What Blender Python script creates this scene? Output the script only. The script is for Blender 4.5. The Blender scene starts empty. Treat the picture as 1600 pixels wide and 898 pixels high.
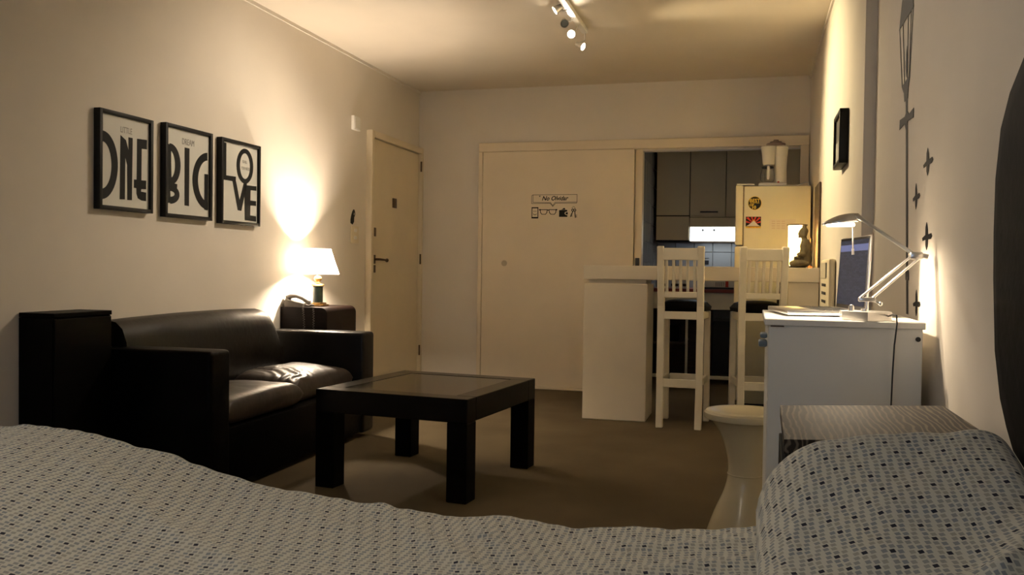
import bpy, bmesh, math, random
import numpy as np
from mathutils import Matrix, Vector, noise

random.seed(7)
SC = bpy.context.scene
COL = SC.collection
PI = math.pi

# ---------------------------------------------------------------- camera
F_PX, YAW, PITCH, ROLL, CAM_H = 1388.2, 0.2642, 0.0207, 0.0136, 1.0275
fwd = Vector((-math.sin(YAW) * math.cos(PITCH), math.cos(YAW) * math.cos(PITCH), -math.sin(PITCH)))
rt = Vector((math.cos(YAW), math.sin(YAW), 0))
up = rt.cross(fwd)
r2 = rt * math.cos(ROLL) + up * math.sin(ROLL)
u2 = -rt * math.sin(ROLL) + up * math.cos(ROLL)
cam_data = bpy.data.cameras.new('camera')
cam_data.sensor_width = 36.0
cam_data.lens = F_PX / 1600 * 36
cam_data.clip_start = 0.02
cam = bpy.data.objects.new('camera', cam_data)
COL.objects.link(cam)
m = Matrix((r2, u2, -fwd)).transposed().to_4x4()
m.translation = Vector((0, 0, CAM_H))
cam.matrix_world = m
SC.camera = cam

# ---------------------------------------------------------------- exposure, world, lights
SC.view_settings.view_transform = 'Standard'
SC.view_settings.look = 'None'
SC.view_settings.gamma = 1.0
SC.view_settings.exposure = 0.78
SC.view_settings.use_curve_mapping = False

WORLD_STRENGTH = 1.3
world = bpy.data.worlds.new('dusk')
SC.world = world
world.use_nodes = True
bg = world.node_tree.nodes['Background']
bg.inputs[0].default_value = (0.55, 0.72, 1.0, 1)
bg.inputs[1].default_value = WORLD_STRENGTH

WARM = (1.0, 0.82, 0.62)
SPOTC = (1.0, 0.84, 0.64)
TABLE_LAMP_W = 85.0
BUDDHA_W = 400.0
DESK_W = 15.0
SPOT_W = 60.0
FILL_LAMP_W = 38.0
HOOD_W = 0.8


def add_light(name, kind, loc, power, color, radius=0.02, target=None, size=None, spot=None, blend=0.5):
    ld = bpy.data.lights.new(name, kind)
    ld.energy = power
    ld.color = color
    if kind == 'AREA':
        ld.shape = 'RECTANGLE'
        ld.size, ld.size_y = size
    else:
        ld.shadow_soft_size = radius
    if kind == 'SPOT':
        ld.spot_size = spot
        ld.spot_blend = blend
    o = bpy.data.objects.new(name, ld)
    COL.objects.link(o)
    o.location = loc
    if target is not None:
        d = Vector(target) - Vector(loc)
        o.rotation_euler = d.to_track_quat('-Z', 'Y').to_euler()
    return o


# ---------------------------------------------------------------- materials
MATS = {}


def mat(name, color, rough=0.6, metal=0.0, spec=0.5, var=0.0, vscale=8.0, bump=0.0, bscale=60.0, emit=None,
        coat=0.0, trans=0.0, ior=1.45, stretch=None):
    if name in MATS:
        return MATS[name]
    mt = bpy.data.materials.new(name)
    mt.use_nodes = True
    nt = mt.node_tree
    p = nt.nodes['Principled BSDF']
    p.inputs['Base Color'].default_value = (*color, 1)
    p.inputs['Roughness'].default_value = rough
    p.inputs['Metallic'].default_value = metal
    p.inputs['Specular IOR Level'].default_value = spec
    p.inputs['Coat Weight'].default_value = coat
    p.inputs['Transmission Weight'].default_value = trans
    p.inputs['IOR'].default_value = ior
    tc = nt.nodes.new('ShaderNodeTexCoord')
    vec = tc.outputs['Object']
    if stretch:
        mp = nt.nodes.new('ShaderNodeMapping')
        mp.inputs['Scale'].default_value = stretch
        nt.links.new(vec, mp.inputs['Vector'])
        vec = mp.outputs['Vector']
    nz = nt.nodes.new('ShaderNodeTexNoise')
    nz.inputs['Scale'].default_value = vscale
    nz.inputs['Detail'].default_value = 4
    nt.links.new(vec, nz.inputs['Vector'])
    v = max(var, 0.02)
    cr = nt.nodes.new('ShaderNodeValToRGB')
    cr.color_ramp.elements[0].position = 0.3
    cr.color_ramp.elements[1].position = 0.7
    cr.color_ramp.elements[0].color = (*[c * (1 - v) for c in color], 1)
    cr.color_ramp.elements[1].color = (*[min(1, c * (1 + v)) for c in color], 1)
    nt.links.new(nz.outputs['Fac'], cr.inputs['Fac'])
    nt.links.new(cr.outputs['Color'], p.inputs['Base Color'])
    if bump > 0:
        n2 = nt.nodes.new('ShaderNodeTexNoise')
        n2.inputs['Scale'].default_value = bscale
        n2.inputs['Detail'].default_value = 3
        nt.links.new(vec, n2.inputs['Vector'])
        bp_ = nt.nodes.new('ShaderNodeBump')
        bp_.inputs['Strength'].default_value = bump
        bp_.inputs['Distance'].default_value = 0.004
        nt.links.new(n2.outputs['Fac'], bp_.inputs['Height'])
        nt.links.new(bp_.outputs['Normal'], p.inputs['Normal'])
    if emit:
        p.inputs['Emission Color'].default_value = (*emit[0], 1)
        p.inputs['Emission Strength'].default_value = emit[1]
    MATS[name] = mt
    return mt


WALL = mat('wall_paint', (0.73, 0.675, 0.60), 0.75, var=0.025, vscale=3, bump=0.12, bscale=45)
CEIL = mat('ceiling_paint', (0.74, 0.67, 0.57), 0.8, var=0.03, vscale=2, bump=0.1, bscale=40)
CREAM = mat('cream_gloss_paint', (0.72, 0.63, 0.47), 0.38, var=0.03, vscale=4, bump=0.05, bscale=20)
SLIDE = mat('sliding_panel_paint', (0.74, 0.64, 0.49), 0.42, var=0.03, vscale=3, bump=0.05, bscale=20)
WHITEF = mat('white_laminate', (0.74, 0.73, 0.68), 0.4, var=0.02)
WHITEP = mat('white_painted_wood', (0.76, 0.70, 0.57), 0.42, var=0.04, vscale=12, bump=0.08, bscale=30)
BARW = mat('bar_plaster_paint', (0.74, 0.66, 0.53), 0.6, var=0.03, vscale=5, bump=0.1, bscale=40)
LEATHER = mat('black_leather', (0.0025, 0.0022, 0.002), 0.42, spec=0.05, var=0.25, vscale=9, bump=0.3, bscale=38)
LEATHB = mat('polished_black_leather', (0.007, 0.0055, 0.004), 0.36, spec=0.24, var=0.3, vscale=7, bump=0.3, bscale=30)  # sheen put into the material: glossier, lighter leather for backrest and far arm
BLACKW = mat('black_stained_wood', (0.003, 0.0025, 0.002), 0.45, spec=0.05, var=0.25, vscale=6, stretch=(1, 1, 12))
TABLEW = mat('black_table_lacquer', (0.004, 0.003, 0.0025), 0.22, spec=0.2, var=0.3, vscale=6, stretch=(1, 10, 1))
DARKIN = mat('dark_recess', (0.02, 0.018, 0.016), 0.7)
BLACKP = mat('black_paint', (0.008, 0.0075, 0.007), 0.5, spec=0.25)
VINYL = mat('black_vinyl', (0.009, 0.009, 0.009), 0.6, spec=.2)
GREYV = mat('charcoal_vinyl', (0.022, 0.018, 0.014), 0.7)
PAPER = mat('poster_paper', (0.70, 0.70, 0.66), 0.25, spec=0.6)
GREYINK = mat('grey_ink', (0.22, 0.21, 0.2), 0.5)
CHROME = mat('brushed_steel', (0.72, 0.70, 0.68), 0.28, metal=1.0, var=0.05, vscale=40, stretch=(1, 1, 20))
BRONZE = mat('aged_bronze', (0.11, 0.07, 0.04), 0.4, metal=0.7, var=0.2, vscale=20)
BRASS = mat('brass', (0.55, 0.36, 0.14), 0.3, metal=1.0)
GREENC = mat('dark_green_marble', (0.016, 0.026, 0.02), 0.3, var=0.5, vscale=30)
WPLAST = mat('white_plastic', (0.75, 0.73, 0.68), 0.35)
IVORY = mat('ivory_plastic', (0.68, 0.60, 0.44), 0.4)
BPLAST = mat('black_plastic', (0.015, 0.015, 0.016), 0.4)
GREYPL = mat('grey_phone_plastic', (0.13, 0.115, 0.10), 0.6, spec=.2)
BLUEG = mat('blue_grey_plastic', (0.16, 0.21, 0.26), 0.5)
TULIP = mat('cream_moulded_plastic', (0.62, 0.54, 0.36), 0.25, var=0.02, coat=0.2)
BROWNW = mat('dark_brown_wood', (0.055, 0.03, 0.018), 0.5, var=0.3, vscale=8, stretch=(1, 1, 8))
FRIDGE = mat('fridge_enamel', (0.78, 0.74, 0.56), 0.3, var=0.01, bump=0.04, bscale=120)
CABD = mat('kitchen_cabinet_laminate', (0.64, 0.54, 0.35), 0.5, var=0.03, vscale=5)
TILEM = mat('glazed_tile', (0.26, 0.265, 0.255), 0.2, var=0.03, vscale=3)
GROUT = mat('grout', (0.16, 0.17, 0.17), 0.8)
REDC = mat('red_brown_worktop', (0.22, 0.035, 0.02), 0.35)
STONE = mat('carved_stone', (0.15, 0.12, 0.065), 0.75, var=0.2, vscale=18, bump=0.4, bscale=50)
LIDM = mat('mauve_plastic', (0.26, 0.19, 0.17), 0.35)
GLASS = mat('clear_glass', (0.95, 0.97, 0.97), 0.03, trans=1.0, ior=1.45)
REDM = mat('red_print', (0.55, 0.035, 0.02), 0.45)
YELM = mat('yellow_print', (0.75, 0.55, 0.05), 0.45)
SKINNOTE = mat('pale_paper', (0.76, 0.70, 0.58), 0.6)
METALG = mat('grey_aluminium', (0.5, 0.49, 0.47), 0.35, metal=0.8)
BASEF = mat('bed_base_fabric', (0.05, 0.045, 0.04), 0.9)
MATTR = mat('mattress_ticking', (0.6, 0.6, 0.58), 0.9)
LINE = mat('seam_shadow_paint', (0.30, 0.24, 0.16), 0.7)  # mid-brown fill colour for the fridge door gasket
BULBON = mat('lit_halogen_lens', (1, 1, 1), 0.3, emit=((1.0, 0.85, 0.62), 14.0))
LAMPBULB = mat('lit_lamp_bulb', (1, 1, 1), 0.3, emit=((1.0, 0.8, 0.5), 25.0))
DESKBULB = mat('lit_desk_tube', (1, 1, 1), 0.3, emit=((1.0, 0.85, 0.62), 7.0))
HOODLIT = mat('lit_hood_diffuser', (0.9, 0.95, 1), 0.3, emit=((0.88, 0.95, 1.0), 2.2))
LENSOFF = mat('unlit_lens', (0.25, 0.27, 0.27), 0.15)


def shade_mat(name, col, rough=0.8, tr=0.6):
    mt = bpy.data.materials.new(name)
    mt.use_nodes = True
    nt = mt.node_tree
    out = nt.nodes['Material Output']
    nt.nodes.remove(nt.nodes['Principled BSDF'])
    d = nt.nodes.new('ShaderNodeBsdfDiffuse')
    t = nt.nodes.new('ShaderNodeBsdfTranslucent')
    mx = nt.nodes.new('ShaderNodeMixShader')
    n = nt.nodes.new('ShaderNodeTexNoise')
    n.inputs['Scale'].default_value = 120
    cr = nt.nodes.new('ShaderNodeValToRGB')
    cr.color_ramp.elements[0].color = (*[c * 0.94 for c in col], 1)
    cr.color_ramp.elements[1].color = (*col, 1)
    nt.links.new(n.outputs['Fac'], cr.inputs['Fac'])
    nt.links.new(cr.outputs['Color'], d.inputs['Color'])
    nt.links.new(cr.outputs['Color'], t.inputs['Color'])
    mx.inputs['Fac'].default_value = tr
    nt.links.new(d.outputs[0], mx.inputs[1])
    nt.links.new(t.outputs[0], mx.inputs[2])
    nt.links.new(mx.outputs[0], out.inputs['Surface'])
    return mt


SHADE = shade_mat('pleated_shade_fabric', (0.96, 0.93, 0.86), tr=.85)
SHADE2 = shade_mat('paper_shade', (0.95, 0.88, 0.70), tr=.75)


def carpet_mat():
    mt = bpy.data.materials.new('brown_carpet')
    mt.use_nodes = True
    nt = mt.node_tree
    p = nt.nodes['Principled BSDF']
    p.inputs['Roughness'].default_value = 0.95
    p.inputs['Specular IOR Level'].default_value = 0.1
    tc = nt.nodes.new('ShaderNodeTexCoord')
    a = nt.nodes.new('ShaderNodeTexNoise'); a.inputs['Scale'].default_value = 350; a.inputs['Detail'].default_value = 2
    b = nt.nodes.new('ShaderNodeTexNoise'); b.inputs['Scale'].default_value = 2.2; b.inputs['Detail'].default_value = 5
    nt.links.new(tc.outputs['Object'], a.inputs['Vector']); nt.links.new(tc.outputs['Object'], b.inputs['Vector'])
    r1 = nt.nodes.new('ShaderNodeValToRGB')
    r1.color_ramp.elements[0].position = 0.3; r1.color_ramp.elements[0].color = (0.082, 0.062, 0.035, 1)
    r1.color_ramp.elements[1].position = 0.7; r1.color_ramp.elements[1].color = (0.155, 0.12, 0.072, 1)
    nt.links.new(a.outputs['Fac'], r1.inputs['Fac'])
    r2_ = nt.nodes.new('ShaderNodeValToRGB')
    r2_.color_ramp.elements[0].position = 0.3; r2_.color_ramp.elements[0].color = (0.78, 0.78, 0.78, 1)
    r2_.color_ramp.elements[1].position = 0.7; r2_.color_ramp.elements[1].color = (1.1, 1.1, 1.1, 1)
    nt.links.new(b.outputs['Fac'], r2_.inputs['Fac'])
    mx = nt.nodes.new('ShaderNodeMix'); mx.data_type = 'RGBA'; mx.blend_type = 'MULTIPLY'; mx.inputs[0].default_value = 1
    nt.links.new(r1.outputs['Color'], mx.inputs[6]); nt.links.new(r2_.outputs['Color'], mx.inputs[7])
    nt.links.new(mx.outputs[2], p.inputs['Base Color'])
    bu = nt.nodes.new('ShaderNodeBump'); bu.inputs['Strength'].default_value = 0.6; bu.inputs['Distance'].default_value = 0.004
    nt.links.new(a.outputs['Fac'], bu.inputs['Height']); nt.links.new(bu.outputs['Normal'], p.inputs['Normal'])
    return mt


def wood_mat():
    """grey-brown limed oak with strong cathedral grain"""
    mt = bpy.data.materials.new('limed_oak')
    mt.use_nodes = True
    nt = mt.node_tree
    p = nt.nodes['Principled BSDF']
    p.inputs['Roughness'].default_value = 0.6
    p.inputs['Specular IOR Level'].default_value = 0.12
    tc = nt.nodes.new('ShaderNodeTexCoord')
    mp = nt.nodes.new('ShaderNodeMapping')
    mp.inputs['Scale'].default_value = (1.0, 0.22, 1.0)
    nt.links.new(tc.outputs['Object'], mp.inputs['Vector'])
    w = nt.nodes.new('ShaderNodeTexWave')
    w.wave_type = 'BANDS'; w.bands_direction = 'X'
    w.inputs['Scale'].default_value = 26
    w.inputs['Distortion'].default_value = 9.0
    w.inputs['Detail'].default_value = 2.5
    w.inputs['Detail Scale'].default_value = 0.9
    w.inputs['Detail Roughness'].default_value = 0.55
    nt.links.new(mp.outputs['Vector'], w.inputs['Vector'])
    r = nt.nodes.new('ShaderNodeValToRGB')
    r.color_ramp.elements[0].position = 0.55; r.color_ramp.elements[0].color = (0.032, 0.026, 0.021, 1)
    r.color_ramp.elements[1].position = 0.92; r.color_ramp.elements[1].color = (0.17, 0.135, 0.10, 1)
    nt.links.new(w.outputs['Fac'], r.inputs['Fac'])
    nt.links.new(r.outputs['Color'], p.inputs['Base Color'])
    bu = nt.nodes.new('ShaderNodeBump'); bu.inputs['Strength'].default_value = 0.08; bu.inputs['Distance'].default_value = 0.001
    nt.links.new(w.outputs['Fac'], bu.inputs['Height']); nt.links.new(bu.outputs['Normal'], p.inputs['Normal'])
    return mt


def M_(nt, op, a, b=None, c=None):
    n = nt.nodes.new('ShaderNodeMath'); n.operation = op
    for i, x in enumerate((a, b, c)):
        if x is None:
            continue
        if isinstance(x, (int, float)):
            n.inputs[i].default_value = x
        else:
            nt.links.new(x, n.inputs[i])
    return n.outputs[0]


def cloth_mat():
    """cream cotton printed with clusters of nine small diamonds, the middle one near-black"""
    mt = bpy.data.materials.new('printed_bedlinen')
    mt.use_nodes = True
    nt = mt.node_tree
    p = nt.nodes['Principled BSDF']
    p.inputs['Roughness'].default_value = 0.9
    p.inputs['Specular IOR Level'].default_value = 0.15
    p.inputs['Sheen Weight'].default_value = 0.1
    uv = nt.nodes.new('ShaderNodeUVMap'); uv.uv_map = 'UVMap'
    sp = nt.nodes.new('ShaderNodeSeparateXYZ'); nt.links.new(uv.outputs[0], sp.inputs[0])
    u, v = sp.outputs[0], sp.outputs[1]
    P_ = 0.031; PV = 0.0275
    row = M_(nt, 'FLOOR', M_(nt, 'DIVIDE', v, PV))
    shift = M_(nt, 'MULTIPLY', row, 0.37)
    uu = M_(nt, 'MULTIPLY', M_(nt, 'FRACT', M_(nt, 'ADD', M_(nt, 'DIVIDE', u, P_), shift)), 3.35)
    vv = M_(nt, 'MULTIPLY', M_(nt, 'FRACT', M_(nt, 'DIVIDE', v, PV)), 3.0)
    ui = M_(nt, 'FLOOR', uu); vi = M_(nt, 'FLOOR', vv)
    # slight slant of each diamond
    du = M_(nt, 'SUBTRACT', M_(nt, 'FRACT', uu), 0.5)
    dv = M_(nt, 'SUBTRACT', M_(nt, 'FRACT', vv), 0.5)
    fu = M_(nt, 'ABSOLUTE', M_(nt, 'ADD', du, M_(nt, 'MULTIPLY', dv, 0.35)))
    fv = M_(nt, 'ABSOLUTE', M_(nt, 'SUBTRACT', dv, M_(nt, 'MULTIPLY', du, 0.35)))
    dia = M_(nt, 'LESS_THAN', M_(nt, 'MAXIMUM', fu, fv), 0.365)
    inside = M_(nt, 'LESS_THAN', uu, 3.0)
    sq = M_(nt, 'MULTIPLY', dia, inside)
    cen = M_(nt, 'MULTIPLY', M_(nt, 'COMPARE', ui, 1.0, 0.1), M_(nt, 'COMPARE', vi, 1.0, 0.1))
    dark = M_(nt, 'MULTIPLY', sq, cen)
    # colour of the printed squares: bluish or taupe by cell
    wn = nt.nodes.new('ShaderNodeTexWhiteNoise'); wn.noise_dimensions = '3D'
    cb = nt.nodes.new('ShaderNodeCombineXYZ')
    nt.links.new(M_(nt, 'ADD', M_(nt, 'MULTIPLY', M_(nt, 'FLOOR', M_(nt, 'ADD', M_(nt, 'DIVIDE', u, P_), shift)), 7.0), ui), cb.inputs[0])
    nt.links.new(row, cb.inputs[1]); nt.links.new(vi, cb.inputs[2])
    nt.links.new(cb.outputs[0], wn.inputs['Vector'])
    r = nt.nodes.new('ShaderNodeValToRGB')
    r.color_ramp.elements[0].position = 0.1; r.color_ramp.elements[0].color = (0.25, 0.275, 0.29, 1)
    r.color_ramp.elements[1].position = 0.9; r.color_ramp.elements[1].color = (0.38, 0.365, 0.315, 1)
    nt.links.new(wn.outputs['Value'], r.inputs['Fac'])

    def mix(f, a, b):
        mx = nt.nodes.new('ShaderNodeMix'); mx.data_type = 'RGBA'
        nt.links.new(f, mx.inputs[0])
        for i, x in ((6, a), (7, b)):
            if isinstance(x, tuple):
                mx.inputs[i].default_value = x
            else:
                nt.links.new(x, mx.inputs[i])
        return mx.outputs[2]
    c = mix(sq, (0.60, 0.585, 0.50, 1), r.outputs['Color'])
    c = mix(dark, c, (0.018, 0.02, 0.035, 1))
    nt.links.new(c, p.inputs['Base Color'])
    nz = nt.nodes.new('ShaderNodeTexNoise'); nz.inputs['Scale'].default_value = 26; nz.inputs['Detail'].default_value = 4
    nt.links.new(uv.outputs[0], nz.inputs['Vector'])
    bu = nt.nodes.new('ShaderNodeBump'); bu.inputs['Strength'].default_value = 0.35; bu.inputs['Distance'].default_value = 0.01
    nt.links.new(nz.outputs['Fac'], bu.inputs['Height']); nt.links.new(bu.outputs['Normal'], p.inputs['Normal'])
    return mt


def screen_mat():
    mt = bpy.data.materials.new('laptop_display_on')
    mt.use_nodes = True
    nt = mt.node_tree
    p = nt.nodes['Principled BSDF']
    p.inputs['Base Color'].default_value = (0.0006, 0.0006, 0.0008, 1)
    p.inputs['Roughness'].default_value = 0.15
    uv = nt.nodes.new('ShaderNodeUVMap'); uv.uv_map = 'UVMap'
    sp = nt.nodes.new('ShaderNodeSeparateXYZ'); nt.links.new(uv.outputs[0], sp.inputs[0])
    u, v = sp.outputs[0], sp.outputs[1]
    bar = M_(nt, 'MULTIPLY', M_(nt, 'GREATER_THAN', v, 0.83), M_(nt, 'LESS_THAN', v, 0.93))
    bk = nt.nodes.new('ShaderNodeTexBrick')
    mp = nt.nodes.new('ShaderNodeMapping'); mp.inputs['Scale'].default_value = (1, 2.0, 1)
    nt.links.new(uv.outputs[0], mp.inputs[0]); nt.links.new(mp.outputs[0], bk.inputs['Vector'])
    bk.inputs['Scale'].default_value = 5
    bk.inputs['Color1'].default_value = (0.030, 0.034, 0.05, 1)
    bk.inputs['Color2'].default_value = (0.060, 0.065, 0.09, 1)
    bk.inputs['Mortar'].default_value = (0.022, 0.024, 0.03, 1)
    mx = nt.nodes.new('ShaderNodeMix'); mx.data_type = 'RGBA'
    nt.links.new(bar, mx.inputs[0]); nt.links.new(bk.outputs['Color'], mx.inputs[6])
    mx.inputs[7].default_value = (0.16, 0.18, 0.34, 1)
    nt.links.new(mx.outputs[2], p.inputs['Emission Color'])
    p.inputs['Emission Strength'].default_value = 0.55
    p.inputs['Specular IOR Level'].default_value = 0.04
    return mt


CARPET = carpet_mat()
OAK = wood_mat()
CLOTH = cloth_mat()
SCREEN = screen_mat()


# ---------------------------------------------------------------- geometry helpers
def NB():
    return bmesh.new()


def _merge(bm, t, mtx=None):
    if mtx is not None:
        bmesh.ops.transform(t, matrix=mtx, verts=t.verts)
    me = bpy.data.meshes.new('tmp')
    t.to_mesh(me); t.free()
    bm.from_mesh(me)
    bpy.data.meshes.remove(me)
    return bm


def box(bm, lo, hi, r=0.0, seg=2, mtx=None):
    t = bmesh.new()
    bmesh.ops.create_cube(t, size=1)
    s = [hi[i] - lo[i] for i in range(3)]
    c = [(hi[i] + lo[i]) / 2 for i in range(3)]
    bmesh.ops.transform(t, matrix=Matrix.Translation(c) @ Matrix.Diagonal((*s, 1)), verts=t.verts)
    if r > 0:
        bmesh.ops.bevel(t, geom=t.edges[:], offset=min(r, min(s) * 0.49), segments=seg, affect='EDGES', profile=0.5)
    return _merge(bm, t, mtx)


def prism(bm, pts, depth, mtx):
    """polygon pts (x, y) in the local plane, from z=0 to z=depth, placed by mtx"""
    n = len(pts)
    a = [bm.verts.new(mtx @ Vector((x, y, 0))) for x, y in pts]
    b = [bm.verts.new(mtx @ Vector((x, y, depth))) for x, y in pts]
    try:
        bm.faces.new(b); bm.faces.new(a[::-1])
    except ValueError:
        pass
    for i in range(n):
        bm.faces.new((a[i], a[(i + 1) % n], b[(i + 1) % n], b[i]))
    return bm


def ring(bm, outer, inner, depth, mtx, closed=True):
    n = len(outer)
    V = [[bm.verts.new(mtx @ Vector((x, y, z))) for x, y in L] for L in (outer, inner) for z in (0, depth)]
    oa, ob, ia, ib = V
    for i in range(n if closed else n - 1):
        j = (i + 1) % n
        bm.faces.new((ob[i], ob[j], ib[j], ib[i]))
        bm.faces.new((oa[j], oa[i], ia[i], ia[j]))
        bm.faces.new((oa[i], oa[j], ob[j], ob[i]))
        bm.faces.new((ia[j], ia[i], ib[i], ib[j]))
    if not closed:
        for i in (0, n - 1):
            bm.faces.new((oa[i], ob[i], ib[i], ia[i]))
    return bm


def ell(cx, cy, rx, ry, a0=0, a1=2 * PI, n=24, full=True):
    k = n if full else n - 1
    return [(cx + rx * math.cos(a0 + (a1 - a0) * i / k), cy + ry * math.sin(a0 + (a1 - a0) * i / k)) for i in range(n)]


def lathe(bm, prof, c=(0, 0, 0), n=32, mtx=None, cap=True):
    t = bmesh.new()
    rows = []
    for r, z in prof:
        rows.append([t.verts.new((c[0] + r * math.cos(2 * PI * i / n), c[1] + r * math.sin(2 * PI * i / n), c[2] + z)) for i in range(n)])
    for a, b in zip(rows, rows[1:]):
        for i in range(n):
            j = (i + 1) % n
            t.faces.new((a[i], a[j], b[j], b[i]))
    if cap:
        t.faces.new(rows[0][::-1]); t.faces.new(rows[-1])
    return _merge(bm, t, mtx)


def tube(bm, pts, r, n=8, cap=True, taper=None):
    pts = [Vector(p) for p in pts]
    rows = []
    prev = None
    for i, p in enumerate(pts):
        if i == 0:
            d = pts[1] - p
        elif i == len(pts) - 1:
            d = p - pts[i - 1]
        else:
            d = pts[i + 1] - pts[i - 1]
        d.normalize()
        if prev is None:
            a = Vector((0, 0, 1)) if abs(d.z) < 0.9 else Vector((1, 0, 0))
            x = d.cross(a).normalized()
        else:
            x = (prev - d * prev.dot(d)).normalized()
        prev = x
        y = d.cross(x)
        rr = r if taper is None else r * taper[i]
        rows.append([bm.verts.new(p + x * rr * math.cos(2 * PI * k / n) + y * rr * math.sin(2 * PI * k / n)) for k in range(n)])
    for a, b in zip(rows, rows[1:]):
        for i in range(n):
            j = (i + 1) % n
            bm.faces.new((a[i], a[j], b[j], b[i]))
    if cap:
        bm.faces.new(rows[0][::-1]); bm.faces.new(rows[-1])
    return bm


def bar_(bm, a, b, w, d, r=0.003, xdir=None):
    """box beam from a to b"""
    a, b = Vector(a), Vector(b)
    z = (b - a); L = z.length; z.normalize()
    x = Vector(xdir) if xdir else (Vector((1, 0, 0)) if abs(z.x) < 0.9 else Vector((0, 1, 0)))
    x = (x - z * x.dot(z)).normalized(); y = z.cross(x)
    mt = Matrix((x, y, z)).transposed().to_4x4(); mt.translation = a
    return box(bm, (-w / 2, -d / 2, 0), (w / 2, d / 2, L), r, 1, mt)


def sphere(bm, c, s, seg=20, mtx=None):
    t = bmesh.new()
    bmesh.ops.create_uvsphere(t, u_segments=seg, v_segments=seg // 2, radius=1)
    s = s if hasattr(s, '__len__') else (s, s, s)
    bmesh.ops.transform(t, matrix=Matrix.Translation(c) @ Matrix.Diagonal((*s, 1)), verts=t.verts)
    return _merge(bm, t, mtx)


def text(bm, body, size, depth, mtx, shear=0.0, offset=0.0, xs=1.0):
    cu = bpy.data.curves.new('t', 'FONT')
    cu.body = body; cu.size = size; cu.extrude = depth / 2; cu.shear = shear; cu.offset = offset
    cu.align_x = 'CENTER'; cu.align_y = 'CENTER'; cu.resolution_u = 3
    o = bpy.data.objects.new('t', cu)
    COL.objects.link(o)
    dg = bpy.context.evaluated_depsgraph_get()
    me = bpy.data.meshes.new_from_object(o.evaluated_get(dg))
    me.transform(mtx @ Matrix.Translation((0, 0, depth / 2)) @ Matrix.Diagonal((xs, 1, 1, 1)))
    bm.from_mesh(me)
    bpy.data.meshes.remove(me)
    bpy.data.objects.remove(o); bpy.data.curves.remove(cu)
    return bm


def plane_m(o, right, upv):
    right, upv = Vector(right).normalized(), Vector(upv).normalized()
    n = right.cross(upv)
    mt = Matrix((right, upv, n)).transposed().to_4x4()
    mt.translation = Vector(o)
    return mt


def wroot(o):
    v = Vector((0, 0, 0))
    while o:
        v += o.location; o = o.parent
    return v


def obj(name, bm, material, parent=None, label=None, origin=None, smooth=35, recalc=True):
    """link one mesh object; bm is in world coordinates unless the parent stands at the origin"""
    if recalc:
        bmesh.ops.recalc_face_normals(bm, faces=bm.faces)
    me = bpy.data.meshes.new(name)
    if parent is not None:
        off = wroot(parent)
    elif origin is not None:
        off = Vector(origin)
    else:
        xs = [v.co for v in bm.verts]
        lo = [min(c[i] for c in xs) for i in range(3)]; hi = [max(c[i] for c in xs) for i in range(3)]
        off = Vector(((lo[0] + hi[0]) / 2, (lo[1] + hi[1]) / 2, lo[2]))
    bmesh.ops.translate(bm, vec=-off, verts=bm.verts)
    bm.to_mesh(me); bm.free()
    if smooth:
        for p in me.polygons:
            p.use_smooth = True
        me.set_sharp_from_angle(angle=math.radians(smooth))
    me.materials.append(material)
    o = bpy.data.objects.new(name, me)
    COL.objects.link(o)
    if parent is not None:
        o.parent = parent
    else:
        o.location = off
    if label:
        o['label'] = label
    return o


def struct(name, bm, material, parent=None, label=None, origin=None):
    o = obj(name, bm, material, parent, label, origin)
    if parent is None:
        o['kind'] = 'structure'
    return o


def thing(name, label, cat, loc, group=None, rotz=0):
    o = bpy.data.objects.new(name, None)
    o.empty_display_size = 0.05
    COL.objects.link(o)
    o.location = loc; o.rotation_euler = (0, 0, rotz)
    o['label'] = label; o['category'] = cat
    if group:
        o['group'] = group
    return o


def tag(o, label, cat, group=None):
    o['label'] = label; o['category'] = cat
    if group:
        o['group'] = group
    return o


def dup(root, loc, rotz=0, label=None):
    r = root.copy(); COL.objects.link(r)
    r.location = loc; r.rotation_euler = (0, 0, rotz)
    if label:
        r['label'] = label
    for ch in list(root.children):
        c = ch.copy(); COL.objects.link(c); c.parent = r
        for g in list(ch.children):
            d = g.copy(); COL.objects.link(d); d.parent = c
    return r


def bx(name, lo, hi, material, parent=None, r=0.002, label=None, seg=1):
    return obj(name, box(NB(), lo, hi, r, seg), material, parent, label)


# ---------------------------------------------------------------- room shell
XL, XR, XN, YF, ZC, YB = -2.904, 0.421, 0.465, 7.477, 2.60, -2.2
KX0, KX1, KY1 = -0.935, 0.52, 9.0
struct('floor', box(NB(), (XL - .1, YB - .1, -0.06), (XR + .3, KY1 + .1, 0)), CARPET)
struct('ceiling', box(NB(), (XL - .1, YB - .1, ZC), (XR + .3, KY1 + .1, ZC + .08)), CEIL)
struct('wall_left', box(NB(), (XL - .1, YB - .1, 0), (XL, KY1 + .1, ZC)), WALL)
struct('wall_right', box(NB(), (XR, 3.84, 0), (XR + .3, YF + .12, ZC)), WALL)
struct('wall_right_near', box(NB(), (XN, YB - .1, 0), (XN + .25, 3.84, ZC)), WALL)
wf = NB()
box(wf, (XL, YF, 0), (-0.972, YF + .10, ZC))
box(wf, (-0.972, YF, 2.03), (0.372, YF + .10, ZC))
box(wf, (0.372, YF, 0), (XR, YF + .10, ZC))
struct('wall_far', wf, WALL)
wb = NB()
box(wb, (XL, YB - .1, 0), (-2.2, YB, ZC)); box(wb, (-0.5, YB - .1, 0), (XN, YB, ZC))
box(wb, (-2.2, YB - .1, 2.25), (-0.5, YB, ZC)); box(wb, (-2.2, YB - .1, 0), (-0.5, YB, 0.35))
struct('wall_back', wb, WALL)
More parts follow.
